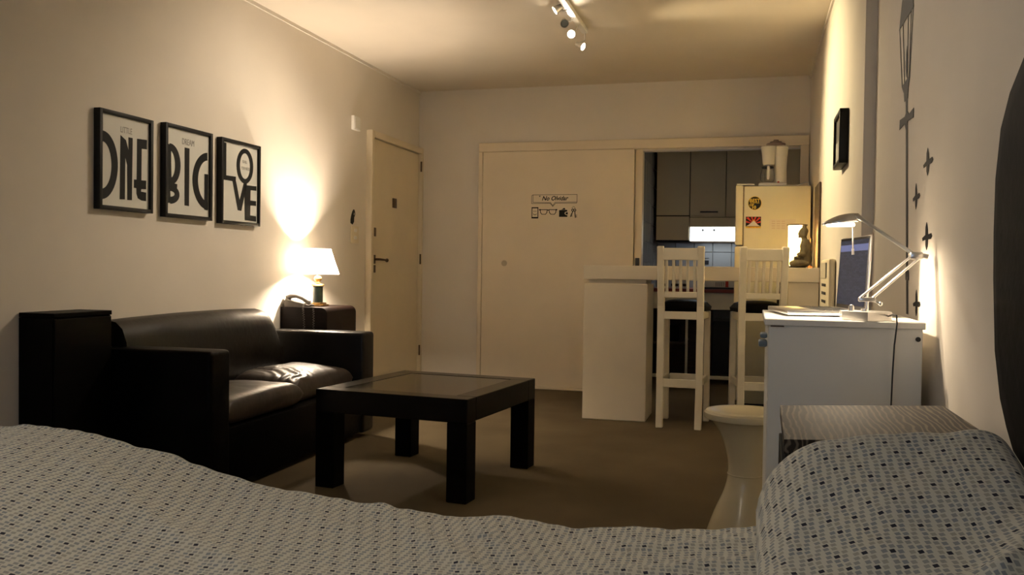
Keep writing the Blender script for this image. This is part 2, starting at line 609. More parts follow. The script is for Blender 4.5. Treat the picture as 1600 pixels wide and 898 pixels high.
win = struct('window_1', box(box(box(box(box(NB(), (-2.2, YB - .08, .35), (-2.14, YB - .02, 2.25)), (-.56, YB - .08, .35), (-.5, YB - .02, 2.25)),
      (-2.2, YB - .08, 2.19), (-.5, YB - .02, 2.25)), (-2.2, YB - .08, .35), (-.5, YB - .02, .41)), (-1.38, YB - .08, .35), (-1.32, YB - .02, 2.25)), WHITEF)  # unseen window, added to let cool fill light in from behind the camera
struct('pane', box(NB(), (-2.14, YB - .054, .41), (-1.38, YB - .046, 2.19)), GLASS, win)
struct('pane', box(NB(), (-1.32, YB - .054, .41), (-.56, YB - .046, 2.19)), GLASS, win)
# thin plaster cornice lines
struct('trim_1', box(NB(), (XL, YB, ZC - .022), (XL + .012, YF, ZC)), WALL)
struct('trim_2', box(NB(), (XR - .012, 3.84, ZC - .022), (XR, YF, ZC)), WALL)

# entrance door on the left wall
d1y0, d1y1, d1z = 6.415, 7.425, 2.035
door = struct('door_1', box(NB(), (XL, d1y0, 0.008), (XL + .022, d1y1, d1z), .002, 1), CREAM)
bm = NB()
box(bm, (XL, d1y0 - .055, 0), (XL + .05, d1y0 - .004, 2.09), .004)
box(bm, (XL, d1y1 + .004, 0), (XL + .05, d1y1 + .05, 2.09), .004)
box(bm, (XL, d1y0 - .004, d1z + .004), (XL + .05, d1y1 + .004, 2.09), .004)
struct('trim_3', bm, CREAM)
bm = NB()
box(bm, (XL + .022, 6.455, 1.055), (XL + .027, 6.50, 1.125), .004)
tube(bm, [(XL + .02, 6.478, 1.09), (XL + .065, 6.478, 1.09), (XL + .07, 6.49, 1.09), (XL + .07, 6.60, 1.086), (XL + .068, 6.625, 1.084)], .0095, 10, taper=[1, 1, 1, .8, 1.7])
struct('door_handle', bm, BRONZE, door)
bm = NB()
box(bm, (XL + .022, 6.455, .985), (XL + .028, 6.50, 1.045), .01)
struct('keyhole_plate', bm, BRONZE, door)
struct('deadbolt_plate', box(NB(), (XL + .022, 6.44, 1.27), (XL + .030, 6.50, 1.34), .004), BRONZE, door)
struct('peephole_plate', box(box(NB(), (XL + .022, 6.83, 1.52), (XL + .030, 6.915, 1.60), .004), (XL + .03, 6.85, 1.54), (XL + .034, 6.895, 1.585), .003), BRONZE, door)
for z in (1.88, 1.06, .25):
    struct('hinge', tube(NB(), [(XL + .045, d1y1 + .002, z), (XL + .045, d1y1 + .002, z + .09)], .008), BRONZE, door)

# kitchen opening: header, side casings, sliding panel
struct('trim_4', box(NB(), (-2.325, YF - .055, 2.043), (XR - .004, YF, 2.122), .004, 1), SLIDE)
struct('trim_5', box(NB(), (-2.325, YF - .05, 0), (-2.29, YF, 2.043), .003, 1), SLIDE)
struct('trim_6', box(NB(), (0.350, YF - .05, 0), (XR - .006, YF, 2.043), .003, 1), SLIDE)
d2 = struct('door_2', box(NB(), (-2.288, YF - .042, .02), (-0.968, YF - .006, 2.043), .002, 1), SLIDE)
struct('finger_pull', lathe(NB(), [(.026, -.002), (.025, .002), (.02, .0005), (.001, .0005)], n=24,
       mtx=plane_m((-2.085, YF - .042, 1.078), (1, 0, 0), (0, 0, 1)) ), mat('worn_pull_paint', (.50, .42, .30), .5), d2)
struct('baseboard_far', box(NB(), (XL, YF - .06, 0), (-0.968, YF, .018), .002, 1), SLIDE)
d3 = struct('door_3', box(NB(), (-0.964, YF - .01, 0.0), (-0.902, YF + .10, 2.043), .003, 1), SLIDE)
struct('lock_plate', box(NB(), (-0.952, YF - .016, 1.068), (-0.918, YF - .009, 1.135), .002), BPLAST, d3)

# ---------------------------------------------------------------- kitchen shell
kl = struct('wall_kitchen_left', box(NB(), (KX0 - .1, YF + .10, 0), (KX0, KY1, ZC)), GROUT)
struct('wall_kitchen_right', box(NB(), (XR + .02, YF + .12, 0), (XR + .12, KY1, ZC)), WALL)
kb = struct('wall_kitchen_back', box(NB(), (KX0 - .1, KY1, 0), (XR + .3, KY1 + .1, ZC)), GROUT)
tm = None
TW = .176
for i in range(8):
    for j in range(5):
        x0 = KX0 + .01 + i * (TW + .005); z0 = .86 + j * (TW + .005)
        if x0 > .4:
            continue
        if tm is None:
            t = struct('tile', box(NB(), (x0, KY1 - .008, z0), (x0 + TW, KY1, z0 + TW), .003, 1), TILEM, kb); tm = (t.data, x0, z0)
        else:
            t = bpy.data.objects.new('tile', tm[0]); COL.objects.link(t); t.parent = kb
            t.location = (x0 - tm[1], random.uniform(-.001, .001), z0 - tm[2])
tm = None
for i in range(8):
    for j in range(13):
        y0 = YF + .112 + i * (TW + .005); z0 = .02 + j * (TW + .005)
        if y0 + TW > KY1:
            continue
        if tm is None:
            t = struct('tile', box(NB(), (KX0, y0, z0), (KX0 + .008, y0 + TW, z0 + TW), .003, 1), TILEM, kl); tm = (t.data, y0, z0)
        else:
            t = bpy.data.objects.new('tile', tm[0]); COL.objects.link(t); t.parent = kl
            t.location = (random.uniform(-.0015, .0005), y0 - tm[1], z0 - tm[2])

# wall cabinets
cabx = [-.905, -.588, -.255, .08, .405]
cabl = ['grey-beige wall cupboard at the far left beside the tiled wall', 'grey-beige wall cupboard with a black bar handle above the range hood',
        'grey-beige wall cupboard partly hidden behind the top of the fridge', 'grey-beige wall cupboard behind the coffee maker, rightmost of the row']
for i in range(4):
    x0, x1 = cabx[i] + .002, cabx[i + 1] - .002
    cb = thing('wall_cabinet', cabl[i], 'cabinet', ((x0 + x1) / 2, 8.8, 1.545), 'kitchen wall cupboards')
    bx('cabinet_body', (x0, 8.62, 1.545 if i else 1.31), (x1, KY1 - .012, 2.5), BLACKW if i == 0 else CABD, cb)
    bx('door', (x0 + .002, 8.598, 1.562), (x1 - .002, 8.62, 2.5), CABD, cb)
    if i == 0:
        bx('lower_flap', (x0 + .002, 8.598, 1.325), (x1 - .002, 8.62, 1.552), CABD, cb)
    if i == 1:
        bm = NB(); box(bm, (-.49, 8.575, 1.585), (-.325, 8.588, 1.598), .004)
        box(bm, (-.485, 8.585, 1.587), (-.475, 8.6, 1.596)); box(bm, (-.34, 8.585, 1.587), (-.33, 8.6, 1.596))
        obj('handle', bm, BPLAST, cb, 'black bar handle')
# range hood
hd = thing('range_hood', 'white range hood with a brightly lit front panel under the cupboards', 'range hood', (-.37, 8.75, 1.31))
bx('housing', (-.586, 8.64, 1.315), (-.02, KY1 - .012, 1.54), CABD, hd)
bx('valance', (-.586, 8.60, 1.452), (-.02, 8.64, 1.54), CABD, hd)
bx('light_panel', (-.582, 8.604, 1.318), (-.03, 8.638, 1.447), HOODLIT, hd, .004, 'glowing white diffuser panel')
for x in (-.475, -.37):
    bx('control_knob', (x, 8.594, 1.41), (x + .024, 8.604, 1.430), METALG, hd, .003)
add_light('hood_lamp', 'AREA', (-.3, 8.80, 1.31), HOOD_W, (.85, .93, 1.0), target=(-.3, 8.80, 0), size=(.4, .25))

# counter run
cr = thing('kitchen_counter', 'red-brown edged kitchen counter with a beige drawer front and dark open shelves below', 'counter', (-.5, 8.6, 0))
bx('worktop', (KX0 + .01, 8.28, .838), (-.06, KY1 - .012, .868), REDC, cr, .003)
bx('drawer_front', (KX0 + .012, 8.31, .682), (-.06, 8.33, .836), WHITEP, cr)
bx('side_panel', (KX0 + .012, 8.32, .0), (-.915, 8.95, .68), BLACKW, cr)
bx('back_panel', (-.915, 8.93, .0), (-.06, 8.95, .83), BROWNW, cr)
bx('upright', (-.588, 8.30, .075), (-.566, 8.33, .682), WHITEP, cr)
bx('plinth_rail', (-.915, 8.30, .045), (-.06, 8.33, .075), WHITEP, cr)
bx('shelf', (-.915, 8.35, .35), (-.60, 8.92, .37), BROWNW, cr)
ov = thing('oven', 'black built-in oven under the counter between the two bar stools', 'oven', (-.25, 8.6, .08))
bx('oven_body', (-.345, 8.315, .08), (-.07, 8.92, .68), BPLAST, ov, .004)
bx('oven_door', (-.34, 8.298, .10), (-.075, 8.315, .58), BLACKP, ov, .004)
bx('oven_handle', (-.32, 8.27, .60), (-.095, 8.285, .612), BPLAST, ov, .004)
bag = bx('storage_box', (-.84, 8.45, .372), (-.66, 8.75, .52), BLACKW, None, .01)
tag(bag, 'black box on the dark shelf under the kitchen counter', 'box')
# things on the counter
mg = thing('carton', 'white carton with a red stripe and black lettering lying on the counter', 'carton', (-.27, 8.45, .868))
bx('carton_body', (-.425, 8.36, .885), (-.155, 8.60, .945), WPLAST, mg, .003)
bx('carton_base', (-.425, 8.355, .868), (-.150, 8.61, .885), BPLAST, mg, .002)
bx('red_stripe', (-.238, 8.357, .888), (-.212, 8.360, .943), REDM, mg, .0)
bm = NB()
for k in range(5):
    box(bm, (-.325 + k * .017, 8.357, .895), (-.325 + k * .017 + .007, 8.360, .935))
obj('lettering', bm, GREYINK, mg)
for k, (x, s) in enumerate(((-.80, .035), (-.70, .04), (-.60, .035))):
    c = thing('cup', ['small white cup on the counter behind the left bar stool, leftmost', 'white cup on the counter behind the middle slats of the left bar stool',
                      'white cup on the counter near the right post of the left bar stool'][k], 'cup', (x, 8.42, .868), 'white cups on the kitchen counter')
    obj('cup_body', lathe(NB(), [(.0, .0), (s * .7, 0), (s, .075), (s * .93, .075), (s * .62, .006), (0, .006)], (x, 8.42, .868), cap=False), WPLAST, c)
    obj('cup_band', lathe(NB(), [(s * .80, .02), (s * .83, .02), (s * .93, .045), (s * .90, .045)], (x, 8.42, .868), cap=False), BPLAST, c)
so = tag(bx('wall_socket', (-.475, KY1 - .018, 1.10), (-.42, KY1 - .008, 1.14), BPLAST, None, .003), 'black socket on the tiled kitchen wall above the worktop', 'socket')
bm = NB(); tube(bm, [(-.90 + .03 * k, KY1 - .012, 1.155 + .008 * math.sin(k * .9)) for k in range(17)], .003, 6)
tag(obj('wall_cable', bm, BPLAST), 'thin dark wavy cable along the kitchen tiles', 'cable')

# ---------------------------------------------------------------- fridge and things on it
fy0, fy1 = 6.90, 7.40
fr = thing('fridge', 'cream fridge seen from its side, stickers on it, coffee maker on top', 'fridge', (.15, 7.15, 0))
bx('cabinet_side', (-.072, fy0, .04), (.405, fy1, 1.672), FRIDGE, fr, .006, seg=2)
bx('lower_door', (-.134, fy0 + .004, .06), (-.078, fy1, 1.222), FRIDGE, fr, .012, seg=2)
bx('freezer_door', (-.134, fy0 + .004, 1.230), (-.078, fy1, 1.682), FRIDGE, fr, .012, seg=2)
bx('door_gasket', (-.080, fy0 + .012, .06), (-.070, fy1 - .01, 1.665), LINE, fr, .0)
bx('hinge_cover', (-.128, fy0 + .02, 1.682), (.0, fy0 + .09, 1.694), WPLAST, fr, .004)
bx('plinth', (-.06, fy0 + .02, 0), (.39, fy1 - .02, .045), BPLAST, fr)
PMF = plane_m((0, fy0 - .0005, 0), (1, 0, 0), (0, 0, 1))
PMF2 = plane_m((0, fy0 - .002, 0), (1, 0, 0), (0, 0, 1))
PMF3 = plane_m((0, fy0 - .003, 0), (1, 0, 0), (0, 0, 1))
cx, cz = .006, 1.545
mg1 = thing('round_sticker', 'round black sticker with yellow lettering on the upper left of the fridge side', 'sticker', (cx, fy0, cz - .05))
obj('disc', prism(NB(), ell(cx, cz, .047, .049, n=32), .0012, PMF), VINYL, mg1)
obj('rim', ring(NB(), ell(cx, cz, .049, .051, n=32), ell(cx, cz, .046, .048, n=32), .0018, PMF), YELM, mg1)
bm = NB()
text(bm, 'BEST', .036, .0008, PMF2 @ Matrix.Translation((cx, cz + .018, 0)), offset=.0006)
text(bm, 'WORLD PRESS', .010, .0008, PMF2 @ Matrix.Translation((cx, cz + .001, 0)))
text(bm, 'OF', .024, .0008, PMF2 @ Matrix.Translation((cx - .022, cz - .014, 0)), offset=.0006)
text(bm, '10', .032, .0008, PMF2 @ Matrix.Translation((cx - .006, cz - .032, 0)), offset=.0008)
obj('lettering', bm, YELM, mg1)
fx0, fx1, fz0, fz1 = -.057, .053, 1.358, 1.444
mg2 = thing('flag_sticker', 'rectangular sticker of red and black sun rays over a white mountain', 'sticker', (0, fy0, fz0))
obj('backing', prism(NB(), [(fx0, fz0), (fx1, fz0), (fx1, fz1), (fx0, fz1)], .001, PMF), VINYL, mg2)
bm = NB(); ox, oz = 0, 1.392
def clipray(a):
    dx, dz = math.cos(a), math.sin(a)
    t = min([v for v in (((fx1 - .002 - ox) / dx) if dx > 1e-6 else 9, ((fx0 + .002 - ox) / dx) if dx < -1e-6 else 9, ((fz1 - .002 - oz) / dz) if dz > 1e-6 else 9)])
    return (ox + dx * t, oz + dz * t)
for k in range(6):
    a0 = PI * (k * 2 + .5) / 12; a1 = PI * (k * 2 + 1.5) / 12
    prism(bm, [(ox, oz), clipray(a0), clipray(a1)], .0008, PMF2)
obj('rays', bm, REDM, mg2)
obj('mountain', prism(NB(), [(fx0 + .004, fz0 + .016), (fx1 - .004, fz0 + .016), (fx1 - .02, fz0 + .024), (.012, fz0 + .046), (0, fz0 + .056), (-.012, fz0 + .046), (fx0 + .02, fz0 + .024)], .0008, PMF3), WPLAST, mg2)
obj('sun', prism(NB(), ell(0, fz0 + .052, .012, .012, n=16), .0006, PMF2), YELM, mg2)
bm = NB(); prism(bm, [(fx0, fz0), (fx1, fz0), (fx1, fz0 + .013), (fx0, fz0 + .013)], .0006, PMF2)
obj('caption_band', bm, YELM, mg2)
bm = NB(); text(bm, 'LIBERTAD TIBET', .0115, .0006, PMF3 @ Matrix.Translation((0, fz0 + .0065, 0)))
obj('lettering', bm, REDM, mg2)
nt_ = thing('fridge_note', 'faint pale printed paper note in the middle of the fridge side', 'note', (.18, fy0, 1.345))
obj('paper', prism(NB(), [(.115, 1.345), (.30, 1.345), (.30, 1.425), (.115, 1.425)], .0008, PMF), SKINNOTE, nt_)
bm = NB()
for i in range(3):
    for j in range(4):
        prism(bm, [(.13 + i * .035, 1.355 + j * .017), (.155 + i * .035, 1.355 + j * .017), (.155 + i * .035, 1.362 + j * .017), (.13 + i * .035, 1.362 + j * .017)], .0005, PMF2)
obj('print', bm, mat('faint_print', (.66, .56, .46), .6), nt_)

# coffee maker
cm = thing('coffee_maker', 'white drip coffee maker with glass jug standing on the fridge', 'coffee maker', (.14, 7.0, 1.672))
obj('base', box(NB(), (.03, 6.93, 1.672), (.235, 7.07, 1.70), .012, 3), WPLAST, cm)
bm = NB(); lathe(bm, [(.055, 0), (.052, .0), (.046, .008)], (.09, 6.995, 1.70), 24)
obj('hot_plate', bm, METALG, cm)
bm = NB(); lathe(bm, [(.040, 0), (.044, .01), (.052, .09), (.060, .13), (.062, .135), (.058, .14)], (.102, 6.995, 1.838), 32)
obj('filter_basket', bm, WPLAST, cm)
bm = NB(); lathe(bm, [(.044, 0), (.040, .10), (.046, .20), (.052, .27), (.054, .275), (.048, .285)], (.190, 6.998, 1.695), 32)
obj('water_tank', bm, WPLAST, cm, 'slightly translucent white water tank')
obj('switch', box(NB(), (.166, 6.955, 1.695), (.182, 6.962, 1.712), .003), REDM, cm, 'small red rocker switch')
bm = NB(); lathe(bm, [(.0, .001), (.038, 0), (.052, .02), (.054, .05), (.044, .095), (.040, .115), (.0385, .115), (.0425, .094), (.0525, .05), (.0505, .021), (.037, .003), (0, .003)], (.095, 6.995, 1.708), 32, cap=False)
jug = obj('glass_jug', bm, GLASS, cm)
bm = NB(); lathe(bm, [(.042, .0), (.044, .0), (.044, .014), (.042, .014)], (.095, 6.995, 1.812), 32, cap=False); obj('jug_rim', bm, BPLAST, jug)
bm = NB(); tube(bm, [(.10, 6.953, 1.822), (.10, 6.925, 1.818), (.102, 6.918, 1.79), (.10, 6.922, 1.75), (.10, 6.94, 1.728)], .009, 8, taper=[1, 1.2, 1.2, 1.1, .9]); obj('jug_handle', bm, WPLAST, jug)
bm = NB(); tube(bm, [(.235, 7.03, 1.69), (.27, 7.02, 1.685), (.32, 6.98, 1.684), (.365, 6.95, 1.70), (.385, 6.945, 1.70), (.392, 6.945, 1.678)], .0045, 8); obj('power_cord', bm, WPLAST, cm, 'white cord')
jl = thing('storage_jar_lid', 'mauve stepped plastic lid resting on top of the coffee maker', 'lid', (.157, 7.0, 1.978))
obj('lid_disc', lathe(NB(), [(.066, 0), (.070, .004), (.070, .018), (.064, .022)], (.152, 7.0, 1.979), 32), LIDM, jl)
obj('lid_knob', lathe(NB(), [(.045, 0), (.043, .012), (.02, .018), (.018, .026), (.008, .028)], (.152, 7.0, 2.001), 32), LIDM, jl)

# ---------------------------------------------------------------- bar counter
by0, by1 = 6.047, 6.47
ba = thing('bar_counter', 'cream breakfast bar with thick top and box pedestal before the kitchen', 'counter', (-.35, 6.25, 0))
obj('bar_top', box(NB(), (-1.127, by0, .966), (XR - .003, by1, 1.062), .004, 1), BARW, ba)
obj('pedestal', box(NB(), (-1.122, by0 + .003, 0), (-.686, by0 + .40, .938), .004, 1), BARW, ba)
obj('pedestal_cap', box(NB(), (-1.09, by0 + .04, .938), (-.70, by0 + .37, .966)), BARW, ba)
obj('support_panel', box(NB(), (.226, by0 + .012, 0), (XR - .006, by0 + .05, .966), .003, 1), BARW, ba)
obj('support_post', box(NB(), (.165, by0 + .30, 0), (.226, by0 + .36, .966), .003, 1), BROWNW, ba, 'dark wooden rear post')


# ---------------------------------------------------------------- bar stools (local coordinates, back towards -y)
def make_bar_stool():
    t = thing('bar_stool', 'white slatted-back bar stool with black seat nearest the bar pedestal', 'bar stool', (0, 0, 0), 'bar stools at the breakfast bar')
    W2 = .127
    for s in (-1, 1):
        bm = NB()
        bar_(bm, (s * (W2 - .002), -.185, 0), (s * (W2), -.17, .30), .044, .038, .004)
        bar_(bm, (s * (W2), -.17, .29), (s * (W2), -.17, .80), .044, .038, .003)
        bar_(bm, (s * (W2), -.17, .79), (s * (W2 + .003), -.225, 1.19), .044, .032, .004)
        obj('leg', bm, WHITEP, t)
    for s in (-1, 1):
        bm = NB(); bar_(bm, (s * (W2 + .012), .19, 0), (s * (W2 + .012), .17, .76), .040, .040, .004)
        obj('leg', bm, WHITEP, t)
    obj('top_rail', box(NB(), (-W2 + .012, -.232, 1.10), (W2 - .012, -.205, 1.178), .004, 1), WHITEP, t)
    obj('lower_back_rail', box(NB(), (-W2 + .012, -.192, .855), (W2 - .012, -.168, .895), .004, 1), WHITEP, t)
    for k in range(5):
        x = -.090 + k * .045
        bm = NB(); bar_(bm, (x, -.180, .885), (x, -.219, 1.11), .019, .012, .002)
        obj('slat', bm, WHITEP, t)
    obj('seat_rail', box(NB(), (-W2 + .015, -.185, .715), (W2 - .015, -.160, .765), .003, 1), WHITEP, t)
    obj('seat_rail', box(NB(), (-W2 + .015, .155, .715), (W2 - .015, .180, .765), .003, 1), WHITEP, t)
    for s in (-1, 1):
        bm = NB(); bar_(bm, (s * (W2 + .006), -.16, .74), (s * (W2 + .010), .16, .74), .022, .05, .002, xdir=(1, 0, 0)); obj('seat_rail', bm, WHITEP, t)
        bm = NB(); bar_(bm, (s * (W2 + .002), -.16, .30), (s * (W2 + .010), .17, .30), .020, .045, .002, xdir=(1, 0, 0)); obj('stretcher', bm, WHITEP, t)
    obj('stretcher', box(NB(), (-W2 + .015, -.187, .268), (W2 - .015, -.162, .322), .003, 1), WHITEP, t)
    obj('stretcher', box(NB(), (-W2 + .015, .160, .268), (W2 - .015, .185, .322), .003, 1), WHITEP, t)
    bm = NB()
    n = 14
    g = [[None] * (n + 1) for _ in range(n + 1)]
    bot = [[None] * (n + 1) for _ in range(n + 1)]
    for i in range(n + 1):
        for j in range(n + 1):
            a, b = -1 + 2 * i / n, -1 + 2 * j / n
            wx = .130 + .045 * (j / n)
            k = 1 - .06 * (abs(a) * abs(b)) ** 2
            x, y = a * wx * k, .015 + b * .178 * k
            e = max(0, 1 - abs(a) ** 6) ** .5 * max(0, 1 - abs(b) ** 6) ** .5
            g[i][j] = bm.verts.new((x, y, .79 + .038 * e + .012 * (1 - a * a) * (1 - b * b)))
            bot[i][j] = bm.verts.new((x * .97, .015 + (y - .015) * .97, .766))
    for i in range(n):
        for j in range(n):
            bm.faces.new((g[i][j], g[i + 1][j], g[i + 1][j + 1], g[i][j + 1]))
            bm.faces.new((bot[i][j + 1], bot[i + 1][j + 1], bot[i + 1][j], bot[i][j]))
    for i in range(n):
        bm.faces.new((g[i][0], bot[i][0], bot[i + 1][0], g[i + 1][0])); bm.faces.new((g[i + 1][n], bot[i + 1][n], bot[i][n], g[i][n]))
        bm.faces.new((g[0][i + 1], bot[0][i + 1], bot[0][i], g[0][i])); bm.faces.new((g[n][i], bot[n][i], bot[n][i + 1], g[n][i + 1]))
    obj('seat', bm, LEATHER, t, 'padded black leather seat')
    return t


st1 = make_bar_stool()
st1.location = (-.440, 6.055, 0)
st1.rotation_euler = (0, 0, math.radians(-3))
dup(st1, (.040, 6.075, 0), math.radians(8), 'white slatted-back bar stool with black seat, the right-hand one, before the fridge')

# ---------------------------------------------------------------- Buddha lamp on the bar
ZB = 1.062
bl = thing('cylinder_lamp', 'glowing cylindrical paper lamp with dark rim behind the seated statue', 'lamp', (.283, 6.262, ZB))
LX, LY = .283, 6.262
obj('base', lathe(NB(), [(.060, 0), (.060, .012), (.055, .014)], (LX, LY, ZB), 32), BROWNW, bl)
obj('shade', lathe(NB(), [(.057, .014), (.057, .285), (.0555, .285), (.0555, .014)], (LX, LY, ZB), 40, cap=False), SHADE2, bl)
obj('lid', lathe(NB(), [(.052, .284), (.066, .283), (.067, .289), (.052, .292)], (LX, LY, ZB), 40), BROWNW, bl)
obj('bulb', sphere(NB(), (LX, LY, ZB + .12), (.014, .014, .02)), LAMPBULB, bl)
add_light('cylinder_lamp_light', 'POINT', (LX, LY, ZB + .12), BUDDHA_W, (1.0, .80, .42), .024)

bu = thing('buddha_statue', 'seated meditating stone figure facing left in front of the glowing lamp', 'statue', (.318, 6.125, ZB))
bm = NB()
SX, SY = .326, 6.125
def E_(dx, dy, z, s):
    sphere(bm, (SX + dx, SY + dy, ZB + z), s, 24)
# faces -x: folded legs in front, straight back, head with top knot
E_(-.030, 0, .030, (.066, .088, .026)); E_(-.055, -.05, .026, (.038, .040, .022)); E_(-.055, .05, .026, (.038, .040, .022))
E_(.004, 0, .055, (.044, .056, .050)); E_(.006, 0, .100, (.038, .050, .050)); E_(.006, 0, .140, (.037, .056, .045)); E_(.004, 0, .168, (.028, .052, .022))
E_(.0, -.055, .135, (.017, .018, .045)); E_(.0, .055, .135, (.017, .018, .045))
E_(-.018, -.058, .088, (.030, .015, .017)); E_(-.018, .058, .088, (.030, .015, .017)); E_(-.045, -.035, .066, (.022, .020, .012)); E_(-.045, .035, .066, (.022, .020, .012))
E_(-.050, 0, .060, (.018, .024, .012))
E_(-.004, 0, .190, (.018, .019, .026)); E_(-.012, 0, .226, (.029, .026, .033)); E_(-.006, 0, .240, (.028, .026, .026)); E_(-.004, 0, .270, (.014, .014, .016))
E_(-.040, 0, .222, (.006, .005, .007)); E_(-.037, 0, .208, (.006, .010, .004)); E_(-.034, 0, .200, (.008, .009, .006))
E_(-.005, -.027, .220, (.007, .004, .018)); E_(-.005, .027, .220, (.007, .004, .018))
st = obj('figure', bm, STONE, bu)
md = st.modifiers.new('r', 'REMESH'); md.mode = 'VOXEL'; md.voxel_size = .0035; md.use_smooth_shade = True
sm_ = st.modifiers.new('s', 'SMOOTH'); sm_.iterations = 4; sm_.factor = .5
tw = NB()
for a, b, c in ((-.02, .03, .055), (.0, .05, .075), (.018, .045, .05), (-.008, .02, .085)):
    tube(tw, [(.229, 6.15, ZB), (.229 + a * .3, 6.15, ZB + c * .5), (.229 + a, 6.15 - .01, ZB + c), (.229 + a * 1.3, 6.14, ZB + c + .008)], .0013, 5)
tag(obj('twig_ornament', tw, BRASS), 'thin curled wire twigs beside the statue before the lamp', 'ornament')
# dark panel standing in for the shadow on the wall; incense stick holder beside it
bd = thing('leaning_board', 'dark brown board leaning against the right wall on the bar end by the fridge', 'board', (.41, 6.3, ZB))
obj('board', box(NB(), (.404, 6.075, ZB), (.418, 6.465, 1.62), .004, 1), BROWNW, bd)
ih = tag(obj('incense_holder', box(box(NB(), (.372, 6.34, ZB), (.378, 6.37, ZB + .20), .002), (.362, 6.335, ZB), (.39, 6.375, ZB + .012), .002), mat('red_wood', (.28, .10, .04), .5)), 'slim reddish wooden stick holder upright behind the statue', 'ornament')

# ---------------------------------------------------------------- wall heater on the right wall
he = thing('wall_heater', 'beige louvred wall heater on the right wall behind the laptop', 'heater', (.37, 5.3, .12))
hy0, hy1, hx = 4.92, 5.46, .383
bx('casing', (hx, hy0, .45), (XR - .002, hy1, 1.105), IVORY, he, .012, seg=2)
bm = NB()
box(bm, (hx - .002, hy0 + .12, 1.005), (hx + .004, hy1 - .06, 1.085), .001)
obj('top_grille_recess', bm, DARKIN, he)
for k in range(12):
    yy = hy0 + .14 + k * (hy1 - hy0 - .22) / 11
    bx('louvre', (hx - .006, yy, 1.0), (hx + .002, yy + .02, 1.085), IVORY, he, .001)
for k in range(10):
    z = .955 - k * .045
    obj('vent_slot', box(NB(), (hx - .002, hy0 + .16, z), (hx + .004, hy1 - .10, z + .016), .001), DARKIN, he)

# ---------------------------------------------------------------- small frame on the right wall
fy_a, fy_b, fza, fzb = 4.42, 4.74, 1.545, 1.80
rf = thing('small_picture', 'small black framed picture on the right wall above the laptop', 'picture', (.40, 4.58, 1.545))
PR = plane_m((XR - .038, fy_b, fza), (0, -1, 0), (0, 0, 1))
w_, h_ = fy_b - fy_a, fzb - fza
bm = NB()
box(bm, (XR - .042, fy_a, fza), (XR - .001, fy_a + .02, fzb), .002); box(bm, (XR - .042, fy_b - .02, fza), (XR - .001, fy_b, fzb), .002)
box(bm, (XR - .042, fy_a, fza), (XR - .001, fy_b, fza + .02), .002); box(bm, (XR - .042, fy_a, fzb - .02), (XR - .001, fy_b, fzb), .002)
obj('frame', bm, BLACKP, rf)
bx('print', (XR - .03, fy_a + .02, fza + .02), (XR - .02, fy_b - .02, fzb - .02), mat('grey_photo', (.16, .16, .15), .4, var=.6, vscale=9), rf, 0)
bx('mount', (XR - .033, fy_a + .05, fza + .03), (XR - .031, fy_b - .05, fza + .12), PAPER, rf, 0)

# ---------------------------------------------------------------- lamp-post decal and birds on the right wall
PD = plane_m((XN - .0008, 0, 0), (0, -1, 0), (0, 0, 1))      # local x = -y


def dpoly(bm, pts, depth=.0008):
    return prism(bm, [(-y, z) for y, z in pts], depth, PD)


dl = thing('street_lamp_decal', 'tall dark lamp-post wall sticker rising behind the desk lamp', 'wall sticker', (XN, 3.07, .9))
bm = NB()
dpoly(bm, [(2.972 - .017, .905), (2.972 + .017, .905), (3.075 + .016, 1.59), (3.075 - .016, 1.59)])
dpoly(bm, [(2.985 - .03, 1.01), (2.985 + .03, 1.01), (2.99 + .03, 1.04), (2.99 - .03, 1.04)], .001)
obj('post', bm, GREYV, dl)
bm = NB(); dpoly(bm, [(2.935, 1.505), (2.94, 1.535), (3.02, 1.53), (3.06, 1.55), (3.10, 1.535), (3.20, 1.54), (3.205, 1.508), (3.10, 1.512), (3.07, 1.485), (3.04, 1.512)], .0012)
obj('ladder_bar', bm, GREYV, dl)
bm = NB()
dpoly(bm, [(3.025, 1.652), (3.175, 1.645), (3.13, 1.615), (3.115, 1.585), (3.05, 1.585), (3.045, 1.615)], .0011)
dpoly(bm, [(2.978, 1.852), (3.258, 1.852), (3.21, 1.93), (3.15, 1.99), (3.14, 2.04), (3.09, 2.06), (3.07, 1.99), (3.02, 1.93)], .0011)
for y0, y1 in ((3.252, 3.170), (3.182, 3.122), (3.078, 3.068), (3.022, 3.040), (2.986, 3.028)):
    dpoly(bm, [(y0 - .004, 1.856), (y0 + .004, 1.856), (y1 + .004, 1.645), (y1 - .004, 1.645)], .0009)
dpoly(bm, [(3.09, 1.66), (3.105, 1.70), (3.10, 1.74), (3.09, 1.76), (3.08, 1.72), (3.078, 1.68)], .0009)
obj('lantern', bm, GREYV, dl)
bird_labels = ['small black bird sticker, highest of four, right of the lamp post', 'small black bird sticker close beside the lamp post, second from top',
               'small black bird sticker just above the desk lamp elbow', 'small black bird sticker lowest on the wall beside the desk lamp']
bird0 = None
for k, (y, z) in enumerate(((2.695, 1.342), (2.865, 1.26), (2.685, 1.135), (2.82, .945))):
    bm = NB()
    pts = [(0, .045), (.010, .02), (.012, .004), (.038, .006), (.046, -.004), (.036, -.012), (.014, -.012), (.012, -.034), (.002, -.046), (-.006, -.03), (-.006, -.012), (-.03, -.014), (-.034, -.004), (-.008, .004), (-.008, .03)]
    dpoly(bm, [(y - p[0] * (1.5 if k % 2 else 1.8), z + p[1] * .85) for p in pts])
    tag(obj('bird_decal', bm, VINYL), bird_labels[k], 'wall sticker', 'bird stickers on the right wall')

